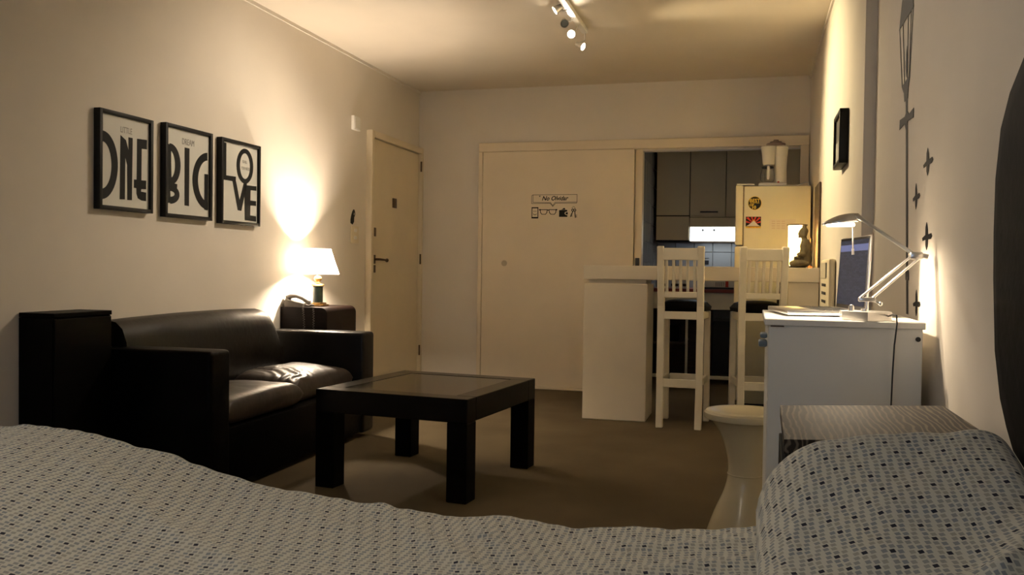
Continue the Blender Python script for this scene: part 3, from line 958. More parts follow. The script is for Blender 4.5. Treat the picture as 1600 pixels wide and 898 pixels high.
# ---------------------------------------------------------------- dresser with laptop and desk lamp
dx0, dx1, dy0, dy1, dz = .040, .432, 2.515, 3.10, .902
dr = thing('dresser', 'white chest of drawers beside the right wall carrying laptop and lamp', 'dresser', (.235, 2.8, 0))
bx('top_board', (dx0 - .006, dy0 - .004, dz - .018), (dx1 + .006, dy1 + .004, dz), WHITEF, dr, .002)
bx('side_panel', (dx0 + .006, dy0 + .004, 0), (dx1, dy0 + .022, dz - .018), WHITEF, dr, .001)
bx('side_panel', (dx0 + .006, dy1 - .018, 0), (dx1, dy1, dz - .018), WHITEF, dr, .001)
bx('back_panel', (dx1 - .008, dy0 + .022, .02), (dx1 - .002, dy1 - .018, dz - .02), WHITEF, dr, 0)
bx('plinth', (dx0 + .03, dy0 + .022, 0), (dx0 + .045, dy1 - .018, .06), WHITEF, dr, 0)
dw = bx('drawer', (dx0 + .004, dy0 + .026, .682), (dx0 + .022, dy1 - .022, .878), WHITEF, dr, .002)
bx('handle', (dx0 - .016, dy0 + .12, .840), (dx0 + .004, dy0 + .20, .853), BLUEG, dw, .005, 'blue-grey grip', 2)
bx('handle', (dx0 - .020, dy0 + .12, .815), (dx0 + .004, dy0 + .20, .832), BLUEG, dw, .005, 'blue-grey grip', 2)
bx('door', (dx0 + .004, dy0 + .026, .07), (dx0 + .022, dy1 - .022, .676), WHITEF, dr, .002)
obj('cam_hole_cap', lathe(NB(), [(.0065, -.001), (.0065, .003)], n=16, mtx=plane_m((.421, dy0 + .004, .858), (1, 0, 0), (0, 0, 1))), BPLAST, dr)
bx('edge_chip', (dx0 + .01, dy0 - .0045, dz - .021), (dx0 + .045, dy0 + .003, dz - .0175), BROWNW, dr, 0, 'chipped brown edge')

# laptop
lp = thing('laptop', 'open silver laptop with dark screen on the white dresser', 'laptop', (.2, 2.84, dz))
hb = Vector((.312, 2.715, dz + .004)); hf = Vector((.262, 3.035, dz + .004))     # hinge line near to far
e1 = (hf - hb).normalized(); e2 = Vector((-e1.y, e1.x, 0)).normalized()           # towards -x
if e2.x > 0:
    e2 = -e2
WL = (hf - hb).length
LM = Matrix((e1, e2, Vector((0, 0, 1)) if e1.cross(e2).z > 0 else Vector((0, 0, -1)))).transposed().to_4x4()
LM.translation = hb
sgn = 1 if e1.cross(e2).z > 0 else -1
obj('base', box(NB(), (0, 0, 0), (WL, .215, sgn * .014) if sgn > 0 else (WL, .215, 0), .003, 2, LM) if sgn > 0 else box(NB(), (0, 0, -.014), (WL, .215, 0), .003, 2, LM), CHROME, lp)
kz = .0145
bm = NB()
for r_ in range(5):
    for c_ in range(13):
        x0 = .02 + c_ * (WL - .04) / 13; y0 = .03 + r_ * .019
        lo, hi = (x0, y0, sgn * kz), (x0 + .017, y0 + .015, sgn * (kz + .0015))
        box(bm, (lo[0], lo[1], min(lo[2], hi[2])), (hi[0], hi[1], max(lo[2], hi[2])), 0, 1, LM)
kk = obj('keyboard', bm, BPLAST, lp); kk['kind'] = 'stuff'
tilt = math.radians(8)
upd = (Vector((0, 0, 1)) * math.cos(tilt) - e2 * math.sin(tilt) * .4).normalized()
nrm = e1.cross(upd)
SM = Matrix((e1, upd, nrm)).transposed().to_4x4(); SM.translation = hb + Vector((0, 0, .012))
ns = 1 if nrm.dot(e2) > 0 else -1
obj('screen_lid', box(NB(), (0, 0, -.007 if ns > 0 else 0), (WL, .222, 0 if ns > 0 else .007), .003, 2, SM), CHROME, lp)
obj('bezel', box(NB(), (.003, .003, 0 if ns > 0 else -.0015), (WL - .003, .219, .0015 if ns > 0 else 0), 0, 1, SM), BPLAST, lp)
bm = NB()
zf = ns * .0022
vs = [bm.verts.new(SM @ Vector(p)) for p in ((.009, .014, zf), (WL - .009, .014, zf), (WL - .009, .212, zf), (.009, .212, zf))]
f = bm.faces.new(vs)
ul = bm.loops.layers.uv.new('UVMap')
for l, uvc in zip(f.loops, ((1, 0), (0, 0), (0, 1), (1, 1))):
    l[ul].uv = uvc
obj('display', bm, SCREEN, lp, 'dark lit desktop with a violet-blue bar', recalc=False)

# desk lamp
dk = thing('desk_lamp', 'silver articulated halogen desk lamp glowing over the laptop', 'desk lamp', (.30, 2.57, dz))
bz = dz
bm = NB()
prism(bm, [(.236, 2.560), (.297, 2.518), (.362, 2.556), (.362, 2.622), (.300, 2.655), (.236, 2.622)], .024, Matrix.Translation((0, 0, bz)))
obj('base', bm, CHROME, dk)
obj('dimmer_knob', lathe(NB(), [(.0075, 0), (.0075, .011), (.005, .016), (.001, .0175)], (.262, 2.585, bz + .024), 20), CHROME, dk)
bm = NB(); tube(bm, [(.302, 2.59, bz + .024), (.302, 2.59, bz + .062)], .0045, 12); tube(bm, [(.297, 2.59, bz + .024), (.297, 2.59, bz + .03)], .010, 12)
obj('post', bm, CHROME, dk)
bm = NB(); box(bm, (.280, 2.579, bz + .050), (.324, 2.601, bz + .062), .003); tube(bm, [(.318, 2.59, bz + .056), (.334, 2.585, bz + .046)], .004, 8)
sphere(bm, (.336, 2.584, bz + .045), .006, 12)
obj('lower_joint', bm, CHROME, dk)
bm = NB()
for dyy in (-.007, .007):
    tube(bm, [(.282, 2.59 + dyy, bz + .058), (.413, 2.575 + dyy, bz + .178)], .0026, 8)
    tube(bm, [(.312, 2.59 + dyy, bz + .056), (.431, 2.573 + dyy, bz + .172)], .0026, 8)
obj('lower_arm', bm, CHROME, dk)
bm = NB(); box(bm, (.404, 2.560, bz + .166), (.437, 2.588, bz + .186), .005); tube(bm, [(.43, 2.574, bz + .177), (.450, 2.573, bz + .173)], .007, 12)
obj('elbow_joint', bm, CHROME, dk)
bm = NB(); tube(bm, [(.412, 2.578, bz + .182), (.300, 2.645, bz + .271), (.280, 2.664, bz + .288), (.268, 2.672, bz + .290)], .0050, 10, taper=[1, 1, 1.5, 1.2])
obj('upper_arm', bm, CHROME, dk)
# leaf-shaped head, local x along its length (tip at -x)
hc = Vector((.236, 2.680, bz + .275))
HM = Matrix.Translation(hc) @ Matrix.Rotation(math.radians(-8), 4, 'Z')
bm = NB(); N1, N2 = 16, 16
rows = []
for i in range(N1 + 1):
    s = i / N1
    x = -.048 + .098 * s
    wd = .034 * math.sin(PI * (s * .80 + .12)) ** .7 if 0 < s < 1 else .011
    if i == 0:
        wd = .004
    hh = .026 * math.sin(PI * min(1, s * .62 + .05)) ** .9
    row = []
    for j in range(N2 + 1):
        a = PI * j / N2
        row.append(bm.verts.new(HM @ Vector((x, wd * math.cos(a), -.012 + .010 * s + hh * math.sin(a)))))
    rows.append(row)
for a, b in zip(rows, rows[1:]):
    for j in range(N2):
        bm.faces.new((a[j], a[j + 1], b[j + 1], b[j]))
hdo = obj('lamp_head', bm, CHROME, dk)
so_ = hdo.modifiers.new('s', 'SOLIDIFY'); so_.thickness = .0015; so_.offset = -1
obj('bulb', box(NB(), (-.036, -.016, -.016), (.040, .016, -.006), .003, 2, HM), DESKBULB, dk)
bm = NB(); tube(bm, [(.270, 2.668, bz + .278), (.2715, 2.668, bz + .194)], .0018, 8); tube(bm, [(.2715, 2.668, bz + .196), (.272, 2.668, bz + .179)], .0032, 8)
obj('aiming_rod', bm, CHROME, dk)
bm = NB(); tube(bm, [(.350, 2.556, bz + .012), (.358, 2.530, bz + .018), (.366, 2.508, bz + .018), (.366, 2.497, bz - .004), (.361, 2.500, bz - .06), (.358, 2.500, .76), (.355, 2.500, .62), (.352, 2.49, .30), (.35, 2.46, .01)], .0022, 8)
obj('power_cord', bm, BPLAST, dk, 'black cord hanging down the dresser side')
add_light('desk_lamp_light', 'SPOT', (hc.x + .004, hc.y, hc.z - .020), DESK_W, (1.0, .80, .56), .012, target=(hc.x + .12, hc.y - .02, 0), spot=math.radians(162), blend=.8)

# ---------------------------------------------------------------- tulip stool
ts = thing('tulip_stool', 'cream plastic hourglass stool standing beyond the white dresser', 'stool', (-.012, 3.42, 0))
SXc, SYc = -.012, 3.42
prof = [(.150, 0), (.152, .012), (.140, .05), (.112, .13), (.078, .21), (.064, .275), (.068, .34), (.092, .42), (.125, .47), (.140, .482)]
fine = []
for i in range(len(prof) - 1):
    for k in range(4):
        t_ = k / 4
        p0 = prof[max(i - 1, 0)]; p1 = prof[i]; p2 = prof[i + 1]; p3 = prof[min(i + 2, len(prof) - 1)]
        fine.append(tuple(.5 * ((2 * p1[q]) + (-p0[q] + p2[q]) * t_ + (2 * p0[q] - 5 * p1[q] + 4 * p2[q] - p3[q]) * t_ ** 2 + (-p0[q] + 3 * p1[q] - 3 * p2[q] + p3[q]) * t_ ** 3) for q in (0, 1)))
fine.append(prof[-1])
obj('body', lathe(NB(), fine, (SXc, SYc, 0), 48), TULIP, ts)
obj('seat', lathe(NB(), [(.146, .480), (.154, .484), (.157, .492), (.155, .504), (.148, .511), (.12, .514), (.10, .511), (.001, .509)], (SXc, SYc, 0), 48), TULIP, ts)
obj('waist_seam', lathe(NB(), [(.0655, .272), (.067, .275), (.0655, .278)], (SXc, SYc, 0), 48, cap=False), TULIP, ts)

# ---------------------------------------------------------------- nightstand (slightly askew)
nz_ = .74
nsd = thing('nightstand', 'low black nightstand with a limed grey oak top by the headboard', 'nightstand', (.24, 1.8, 0))
q = [(.058, 1.60), (.415, 1.70), (.410, 2.13), (.063, 2.01)]
obj('top_board', prism(NB(), q, .024, Matrix.Translation((0, 0, nz_ - .024))), OAK, nsd)
qc = Vector((sum(p[0] for p in q) / 4, sum(p[1] for p in q) / 4))
q2_ = [tuple(qc + (Vector(p) - qc) * .95) for p in q]
obj('body', prism(NB(), q2_, nz_ - .024, Matrix.Translation((0, 0, 0))), BLACKW, nsd)
for z0 in (.08, .40):
    a, b = Vector(q2_[0]), Vector(q2_[3])
    bm = NB(); bar_(bm, (a.x - .006, a.y + .02, z0 + .14), (b.x - .006, b.y - .02, z0 + .14), .29, .010, .002, xdir=(0, 0, 1))
    dwr = obj('drawer', bm, BLACKW, nsd)
    obj('knob', sphere(NB(), ((a.x + b.x) / 2 - .018, (a.y + b.y) / 2, z0 + .18), .011, 12), CHROME, dwr)

# ---------------------------------------------------------------- bed
bed = thing('bed', 'bed along the near edge with a rounded black leather headboard on the right wall', 'bed', (-.6, .75, 0))
bx('bed_base', (-1.50, .04, .06), (.33, 1.40, .32), BASEF, bed, .01)
bx('mattress', (-1.52, .02, .32), (.34, 1.42, .56), MATTR, bed, .05, seg=4)
for x, y in ((-1.4, .12), (-1.4, 1.3), (.25, .12), (.25, 1.3)):
    bx('leg', (x - .03, y - .03, 0), (x + .03, y + .03, .06), BLACKP, bed)
# headboard outline in the wall plane: (y, z)
hbp = [(1.30, 1.43), (1.38, 1.40), (1.446, 1.365), (1.527, 1.32), (1.575, 1.27), (1.600, 1.19), (1.603, 1.10), (1.598, 1.02), (1.578, .90), (1.540, .825), (1.50, .785), (1.46, .755), (1.40, .74)]
left = [(-.02 + (1.42 - y), z) for y, z in hbp][::-1]
left = [(1.42 - y + .02, z) for y, z in hbp][::-1]
outl = hbp + [(y, z) for y, z in left]
outl = [(1.0, 1.46)] + hbp + [(1.0, .73), (.5, .73)] + left + [(.5, 1.46)]
bm = NB()
lay = []
cy_, cz_ = .71, 1.06
for off, ins in ((0.0, .0), (.006, .0), (.060, .0), (.080, .004), (.090, .016), (.095, .05)):
    lay.append([bm.verts.new((XN - .002 - off, cy_ + (y - cy_) * (1 - ins / .75), cz_ + (z - cz_) * (1 - ins / .3))) for y, z in outl])
for a, b in zip(lay, lay[1:]):
    for i in range(len(outl)):
        j = (i + 1) % len(outl)
        bm.faces.new((a[i], a[j], b[j], b[i]))
bm.faces.new(lay[-1]); bm.faces.new(lay[0][::-1])
obj('headboard', bm, mat('matt_black_leatherette', (0.004, 0.0035, 0.003), .7, spec=.04, var=.2, vscale=6, bump=.25, bscale=40), bed, 'padded black leather headboard with rounded corners')
bm = NB(); tube(bm, [(XN - .090, .4, .872), (XN - .091, 1.0, .872), (XN - .089, 1.50, .872), (XN - .08, 1.535, .872)], .0025, 6)
obj('headboard_seam', bm, LEATHER, bed)
bx('headboard_leg', (XN - .06, 1.30, 0), (XN - .004, 1.42, .78), BLACKW, bed, .003)


# duvet
EDGE = [(-1.80, .62), (-1.60, .685), (-1.485, .699), (-1.389, .707), (-1.266, .709), (-1.104, .683), (-.894, .634), (-.697, .618), (-.512, .608), (-.395, .606), (-.282, .603), (-.121, .614), (.011, .628), (.5, .63)]


def edge_z(x):
    for (a, za), (b, zb) in zip(EDGE, EDGE[1:]):
        if x <= b:
            t_ = (x - a) / (b - a); t_ = max(0, min(1, t_))
            return za + (zb - za) * t_
    return EDGE[-1][1]


def fold(x, y, x0, y0, x1, y1, w, h):
    dx, dy = x1 - x0, y1 - y0
    L2 = dx * dx + dy * dy
    t_ = ((x - x0) * dx + (y - y0) * dy) / L2
    tc = max(0, min(1, t_))
    d = math.hypot(x - x0 - dx * tc, y - y0 - dy * tc)
    side = (dx * (y - y0) - dy * (x - x0)) / math.sqrt(L2)
    env = math.sin(PI * max(0, min(1, .08 + .84 * tc))) ** .5
    return h * env * math.exp(-(d / w) ** 2) * (1 + .6 * math.tanh(side / w))


FOLDS = [(-1.15, 1.30, -.55, 1.02, .022, .010), (-.62, 1.42, -.30, 1.12, .020, .013), (-.42, 1.36, -.20, 1.10, .018, .010), (-1.45, 1.10, -.95, .90, .03, .012),
         (-.50, 1.47, -.10, 1.40, .02, .007), (-.25, 1.20, .02, 1.28, .022, .014), (-.18, 1.34, .02, 1.36, .016, .010), (-.9, 1.42, -.55, 1.25, .02, .009), (-1.2, .7, -.4, .6, .04, .02)]
NU, NV = 330, 300
X0_, X1_ = -1.62, .20
VL = 2.15          # cloth length across: over the far side down
bm = NB(); ul = bm.loops.layers.uv.new('UVMap')
g = []
YE = 1.48
for i in range(NU + 1):
    x = X0_ + (X1_ - X0_) * i / NU
    col = []
    ez = edge_z(x)
    for j in range(NV + 1):
        s = -.06 + VL * (j / NV) ** 1.0     # arc parameter along y
        wob = .006 * noise.noise(Vector((x * 9, 3, 0))) + .004 * noise.noise(Vector((x * 28, 1, 0)))
        R = .055
        yc = YE - R
        if s < yc:
            y = s; z = ez
        elif s < yc + R * PI / 2:
            a = (s - yc) / R
            y = yc + R * math.sin(a); z = ez - R * (1 - math.cos(a))
        else:
            k = s - yc - R * PI / 2
            y = YE + .03 * min(1, k / .2) + .014 * math.sin(x * 21 + 2 * noise.noise(Vector((x * 3, k, 0)))) * min(1, k / .15)
            z = ez - R - k
            z = max(z, .16 + .01 * math.sin(x * 17))
        top = max(0, min(1, (YE + .02 - y) / .12)) if s < yc + R * PI / 2 else 0
        b0 = edge_z(-.3)
        f_ = max(0, 1 - abs(y - 1.30) / 1.2)
        if s < yc:
            z = b0 + (ez - b0) * (.45 + .55 * f_) - .004
            z += (ez - z) * max(0, (y - (YE - .16)) / .16 if y > YE - .16 else 0)
        nn = .006 * noise.noise(Vector((x * 4, y * 4, 0))) + .0022 * noise.noise(Vector((x * 14, y * 11, 4))) + .0016 * noise.noise(Vector((x * 40, y * 36, 9)))
        ff = sum(fold(x, min(y, s), *F_) for F_ in FOLDS) if s < YE else 0
        z += (nn * .9 + ff * .55) * (top ** .4 if top > 0 else 0) + wob * (1 if s > yc - .1 else 0)
        xx = x
        # foot end drape
        if x < X0_ + .05:
            z -= (X0_ + .05 - x) * 3
        col.append(bm.verts.new((xx, y + wob * .5, z)))
    g.append(col)
for i in range(NU):
    for j in range(NV):
        f = bm.faces.new((g[i][j], g[i + 1][j], g[i + 1][j + 1], g[i][j + 1]))
        for l, (a, b) in zip(f.loops, ((i, j), (i + 1, j), (i + 1, j + 1), (i, j + 1))):
            l[ul].uv = (2 + (X1_ - X0_) * a / NU, 2 + VL * b / NV)
dv = obj('duvet', bm, CLOTH, None, recalc=False, smooth=0, origin=(-.7, .8, .55))
for p in dv.data.polygons:
    p.use_smooth = True
tag(dv, 'cream duvet printed with small grey and black diamonds spread across the near edge', 'duvet')
sd = dv.modifiers.new('thick', 'SOLIDIFY'); sd.thickness = .02; sd.offset = -1

# pillow
PX0, PX1, PY0, PY1 = .012, .370, .70, 1.47
bm = NB(); ul = bm.loops.layers.uv.new('UVMap')
NP, NQ = 110, 150
def pil(a, b, s):
    """a, b in -1..1; s=+1 top, -1 bottom"""
    ra, rb = abs(a), abs(b)
    e = max(0, 1 - ra ** (4 if a < 0 else 9)) ** .5 * max(0, 1 - rb ** 9) ** .5
    x = (PX0 + PX1) / 2 + a * (PX1 - PX0) / 2
    y = (PY0 + PY1) / 2 + b * (PY1 - PY0) / 2
    zc = .66 + .012 * a
    h = .142 if s > 0 else .06
    # lean against the headboard
    z = zc + s * h * e + (.014 * a * e if s > 0 else 0)
    if s > 0:
        z += .006 * noise.noise(Vector((x * 9, y * 7, 2))) * e + .003 * noise.noise(Vector((x * 26, y * 20, 5))) * e
        z += fold(x, y, .20, .95, .36, 1.20, .02, .012) * e + fold(x, y, .12, 1.00, .30, 1.08, .016, .010) * e + fold(x, y, .26, 1.0, .36, 1.1, .02, .012) * e + fold(x, y, .03, 1.0, .08, 1.3, .02, .006) * e
    if s > 0:
        z -= .17 * math.tanh(.45 * max(0, 1.37 - y) / .17) * e
    return (x, y, z)
for s in (1, -1):
    gg = [[bm.verts.new(pil(-1 + 2 * i / NP, -1 + 2 * j / NQ, s)) for j in range(NQ + 1)] for i in range(NP + 1)]
    mi, mj = NP // 2, NQ // 2
    prof_u = [0.0]; prof_v = [0.0]
    for i in range(NP):
        prof_u.append(prof_u[-1] + (gg[i + 1][mj].co - gg[i][mj].co).length)
    for j in range(NQ):
        prof_v.append(prof_v[-1] + (gg[mi][j + 1].co - gg[mi][j].co).length)
    for i in range(NP):
        for j in range(NQ):
            vs = (gg[i][j], gg[i + 1][j], gg[i + 1][j + 1], gg[i][j + 1])
            ij = ((i, j), (i + 1, j), (i + 1, j + 1), (i, j + 1))
            if s < 0:
                vs = vs[::-1]; ij = ij[::-1]
            f = bm.faces.new(vs)
            for l, (a, b) in zip(f.loops, ij):
                l[ul].uv = (5 + prof_u[a], 5 + prof_v[b])
bmesh.ops.remove_doubles(bm, verts=bm.verts, dist=.0005)
pw = obj('pillow', bm, CLOTH, None, smooth=0)
for p in pw.data.polygons:
    p.use_smooth = True
tag(pw, 'plump pillow in diamond-printed cream case against the black headboard', 'pillow')

# ---------------------------------------------------------------- sofa
sf = thing('sofa', 'black leather two-seat sofa with square arms against the left wall', 'sofa', (-2.55, 4.2, 0))
sx0, sx1, sy0, sy1 = -2.88, -2.235, 3.335, 5.045
obj('base', box(NB(), (sx0 + .02, sy0 + .02, .035), (sx1 - .015, sy1 - .02, .30), .012, 2), LEATHER, sf)
def arm(y0, y1, dz_=0.0):
    bm = NB()
    box(bm, (sx0, y0, .03), (sx1, y1, .655 + dz_), .022, 4)
    return bm
obj('arm', arm(sy0, sy0 + .155), LEATHER, sf)
am = obj('arm', arm(sy1 - .155, sy1, -.020), LEATHB, sf)
# backrest with a soft rounded top
bm = NB()
rows = []
ny = 40
for j in range(ny + 1):
    y = sy0 + .06 + (4.70 - sy0 - .06 + .06) * j / ny
    t_ = j / ny
    zt = .785 - .012 * (2 * t_ - 1) ** 2
    endr = min(1, (1 - t_) * 12) ** .5 if t_ > .5 else 1
    zt = .60 + (zt - .60) * endr
    prof = [(sx0 + .0, .30), (sx0, .60), (sx0 + .01, zt - .03), (sx0 + .035, zt - .005), (sx0 + .07, zt), (sx0 + .115, zt - .01), (sx0 + .150, zt - .04), (sx0 + .172, zt - .10 - .0 * t_), (sx0 + .185, .55), (sx0 + .19, .42), (sx0 + .19, .30)]
    rows.append([bm.verts.new((x + (.004 * noise.noise(Vector((y * 5, z * 6, 0))) if x > sx0 + .05 else 0), y, z)) for x, z in prof])
for a, b in zip(rows, rows[1:]):
    for k in range(len(a) - 1):
        bm.faces.new((a[k], b[k], b[k + 1], a[k + 1]))
bm.faces.new(rows[0]); bm.faces.new(rows[-1][::-1])
obj('backrest', bm, LEATHB, sf)


def cushion(x0, x1, y0, y1, z0, z1, crown, wr, lift=0, n=70):
    bm = NB()
    for s in (1, 0):
        gg = []
        for i in range(n + 1):
            row = []
            for j in range(n + 1):
                a, b = -1 + 2 * i / n, -1 + 2 * j / n
                e = (max(0, 1 - abs(a) ** 12) ** .5) * (max(0, 1 - abs(b) ** 12) ** .5)
                x, y = (x0 + x1) / 2 + a * (x1 - x0) / 2, (y0 + y1) / 2 + b * (y1 - y0) / 2
                if s:
                    z = z0 + .5 * (z1 - z0) + (.5 * (z1 - z0) + crown * (1 - a * a) * (1 - b * b)) * e
                    z += lift * (1 - (a + 1) / 2) * e
                    if wr:
                        rr = math.hypot(x - (x0 + .12), y - (y0 + .02))
                        z += wr * math.sin(rr * 120 + 5 * noise.noise(Vector((x * 9, y * 9, 1)))) * max(0, 1 - abs(rr - .20) / .16) * e
                    z += .004 * noise.noise(Vector((x * 10, y * 10, z0 * 9))) * e
                else:
                    z = z0 + .5 * (z1 - z0) - .5 * (z1 - z0) * e
                row.append(bm.verts.new((x, y, z)))
            gg.append(row)
        for i in range(n):
            for j in range(n):
                vs = (gg[i][j], gg[i + 1][j], gg[i + 1][j + 1], gg[i][j + 1])
                bm.faces.new(vs if s else vs[::-1])
    bmesh.ops.remove_doubles(bm, verts=bm.verts, dist=.0005)
    return bm


LEATHLIT = mat('worn_dark_leather', (0.034, 0.026, 0.021), 0.42, spec=0.3, var=0.3, vscale=10, bump=0.4, bscale=30)  # sofa leather lightened for the lamp light that falls on the seat
obj('seat_cushion', cushion(-2.69, -2.25, 3.495, 4.185, .30, .425, .018, 0, .0), LEATHLIT, sf)
obj('seat_cushion', cushion(-2.69, -2.30, 4.19, 4.885, .30, .425, .02, .006, .03), LEATHLIT, sf, 'creased leather cushion catching the lamp light')

# tall black box beside the sofa
tw_ = thing('pedestal_cabinet', 'tall narrow black cabinet between the left wall and the sofa', 'cabinet', (-2.81, 3.15, 0))
bx('carcass', (XL + .002, 2.985, 0), (-2.735, 3.325, .802), BLACKW, tw_, .002)
bx('top_board', (XL + .002, 2.985, .803), (-2.728, 3.325, .822), BLACKW, tw_, .002)
bx('door', (-2.735, 2.99, .01), (-2.727, 3.32, .797), BLACKW, tw_, .002)

# side table with telephone and lamp
stt = thing('side_table', 'small dark side cabinet with a rounded front edge beyond the sofa', 'side table', (-2.74, 5.3, 0))
pr = [(XL + .003, .0), (-2.575, 0), (-2.575, .725)]
for k in range(1, 7):
    a = k / 6 * PI / 2
    pr.append((-2.575 - .045 * (1 - math.cos(a)), .725 + .043 * math.sin(a)))
pr.append((XL + .003, .768))
bm = prism(NB(), [(x, z) for x, z in pr], .42, plane_m((0, 5.50, 0), (1, 0, 0), (0, 0, 1)))
bm2 = NB(); bm.free()
bm2 = prism(NB(), pr, .42, plane_m((0, 5.50, 0), (1, 0, 0), (0, 0, 1)))
obj('body', bm2, mat('dark_mahogany', (.008, .004, .003), .4, spec=.15, var=.25, vscale=7, stretch=(1, 1, 10)), stt)
bx('door_gap', (-2.5755, 5.285, .03), (-2.5745, 5.289, .70), DARKIN, stt, 0)
TZ = .768
tl = thing('table_lamp', 'lit white-shaded table lamp with green column on the side cabinet', 'table lamp', (-2.748, 5.285, TZ))
TX, TY = -2.748, 5.285
bm = NB(); box(bm, (TX - .055, TY - .055, TZ), (TX + .055, TY + .055, TZ + .012), .003); box(bm, (TX - .043, TY - .043, TZ + .012), (TX + .043, TY + .043, TZ + .024), .003)
obj('foot', bm, BRASS, tl)
obj('column', lathe(NB(), [(.034, .024), (.034, .128), (.036, .130)], (TX, TY, TZ), 32), GREENC, tl, 'dark green marbled column')
obj('neck', lathe(NB(), [(.038, .130), (.044, .134), (.040, .142), (.016, .152), (.013, .16), (.024, .170), (.027, .180), (.022, .192), (.010, .198), (.008, .24), (.012, .245)], (TX, TY, TZ), 32), BRASS, tl)
SH0, SH1 = .978, 1.142
bm = NB(); n = 60
rws = []
for r_, z in ((.137, SH0), (.1085, SH0 + (SH1 - SH0) * .5), (.082, SH1)):
    rws.append([bm.verts.new((TX + (r_ * (1 + .008 * (k % 2))) * math.cos(2 * PI * k / n), TY + (r_ * (1 + .008 * (k % 2))) * math.sin(2 * PI * k / n), z)) for k in range(n)])
for a, b in zip(rws, rws[1:]):
    for k in range(n):
        bm.faces.new((a[k], a[(k + 1) % n], b[(k + 1) % n], b[k]))
obj('lamp_shade', bm, SHADE, tl, smooth=0)
obj('bulb', sphere(NB(), (TX, TY, 1.050), (.017, .017, .024)), LAMPBULB, tl)
add_light('table_lamp_light', 'POINT', (TX, TY, 1.052), TABLE_LAMP_W, WARM, .028)

ph = thing('telephone', 'grey corded desk telephone beside the lamp on the side cabinet', 'telephone', (-2.80, 5.17, TZ))
PMt = Matrix.Translation((-2.815, 5.150, TZ)) @ Matrix.Rotation(math.radians(8), 4, 'Z')
bm = NB(); prism(bm, [(-.075, 0), (.085, 0), (.09, .012), (.02, .028), (-.055, .045), (-.078, .042)], .10, PMt @ plane_m((0, .05, 0), (1, 0, 0), (0, 0, 1)))
obj('phone_body', bm, GREYPL, ph)
bm = NB()
tube(bm, [PMt @ Vector(p) for p in ((-.070, -.01, .052), (-.045, -.01, .066), (-.01, -.01, .068), (.03, -.01, .055), (.065, -.01, .034), (.08, -.01, .026))], .014, 12, taper=[1.5, 1.1, .9, .9, 1.1, 1.4])
sphere(bm, PMt @ Vector((-.064, -.01, .046)), (.020, .020, .016)); sphere(bm, PMt @ Vector((.072, -.01, .022)), (.022, .020, .014))
obj('handset', bm, GREYPL, ph)
bm = NB()
path = []
def cordp(t):
    # down the front of the cabinet, a loop, up again
    P = [Vector((-2.752, 5.14, TZ + .02)), Vector((-2.738, 5.073, TZ + .006)), Vector((-2.728, 5.066, TZ - .10)), Vector((-2.722, 5.066, TZ - .22)), Vector((-2.695, 5.066, TZ - .27)),
         Vector((-2.665, 5.066, TZ - .22)), Vector((-2.662, 5.066, TZ - .10)), Vector((-2.670, 5.073, TZ + .006)), Vector((-2.72, 5.13, TZ + .012))]
    k = min(int(t * 8), 7); f = t * 8 - k
    p0 = P[max(k - 1, 0)]; p1 = P[k]; p2 = P[k + 1]; p3 = P[min(k + 2, 8)]
    return .5 * ((2 * p1) + (p2 - p0) * f + (2 * p0 - 5 * p1 + 4 * p2 - p3) * f * f + (3 * p1 - p0 - 3 * p2 + p3) * f ** 3)
NC = 620
for k in range(NC + 1):
    t_ = k / NC
    c = cordp(t_); d = (cordp(min(1, t_ + .002)) - cordp(max(0, t_ - .002))).normalized()
    x = d.cross(Vector((0, 1, .3))).normalized(); y = d.cross(x)
    a = t_ * 2 * PI * 62
    path.append(c + (x * math.cos(a) + y * math.sin(a)) * .0055)
tube(bm, path, .0016, 5)
obj('coiled_cord', bm, GREYPL, ph, 'coiled grey cord looping down the cabinet front')

# ---------------------------------------------------------------- coffee table
ct = thing('coffee_table', 'low square black coffee table with thick legs in front of the sofa', 'coffee table', (-1.52, 4.13, 0))
ang = math.radians(-6.5)
CM = Matrix.Translation((-1.522, 4.132, 0)) @ Matrix.Rotation(ang, 4, 'Z')
hw, hl = .388, .428
for sx in (-1, 1):
    for sy in (-1, 1):
        x0, x1 = sorted((sx * hw, sx * (hw - .098))); y0, y1 = sorted((sy * hl, sy * (hl - .098)))
        obj('leg', box(NB(), (x0, y0, 0), (x1, y1, .352), .003, 1, CM), BLACKW, ct)
bm = NB()
box(bm, (-hw, -hl, .352), (hw, -hl + .098, .458), .003, 1, CM); box(bm, (-hw, hl - .098, .352), (hw, hl, .458), .003, 1, CM)
box(bm, (-hw, -hl + .098, .352), (-hw + .098, hl - .098, .458), .003, 1, CM); box(bm, (hw - .098, -hl + .098, .352), (hw, hl - .098, .458), .003, 1, CM)
obj('frame', bm, TABLEW, ct)
obj('top_panel', box(NB(), (-hw + .100, -hl + .100, .40), (hw - .100, hl - .100, .4565), .001, 1, CM), mat('smoked_glass', (.010, .008, .005), .12, spec=.6), ct, 'dark glossy inset panel')

# ---------------------------------------------------------------- pictures on the left wall
PXW = XL + .030


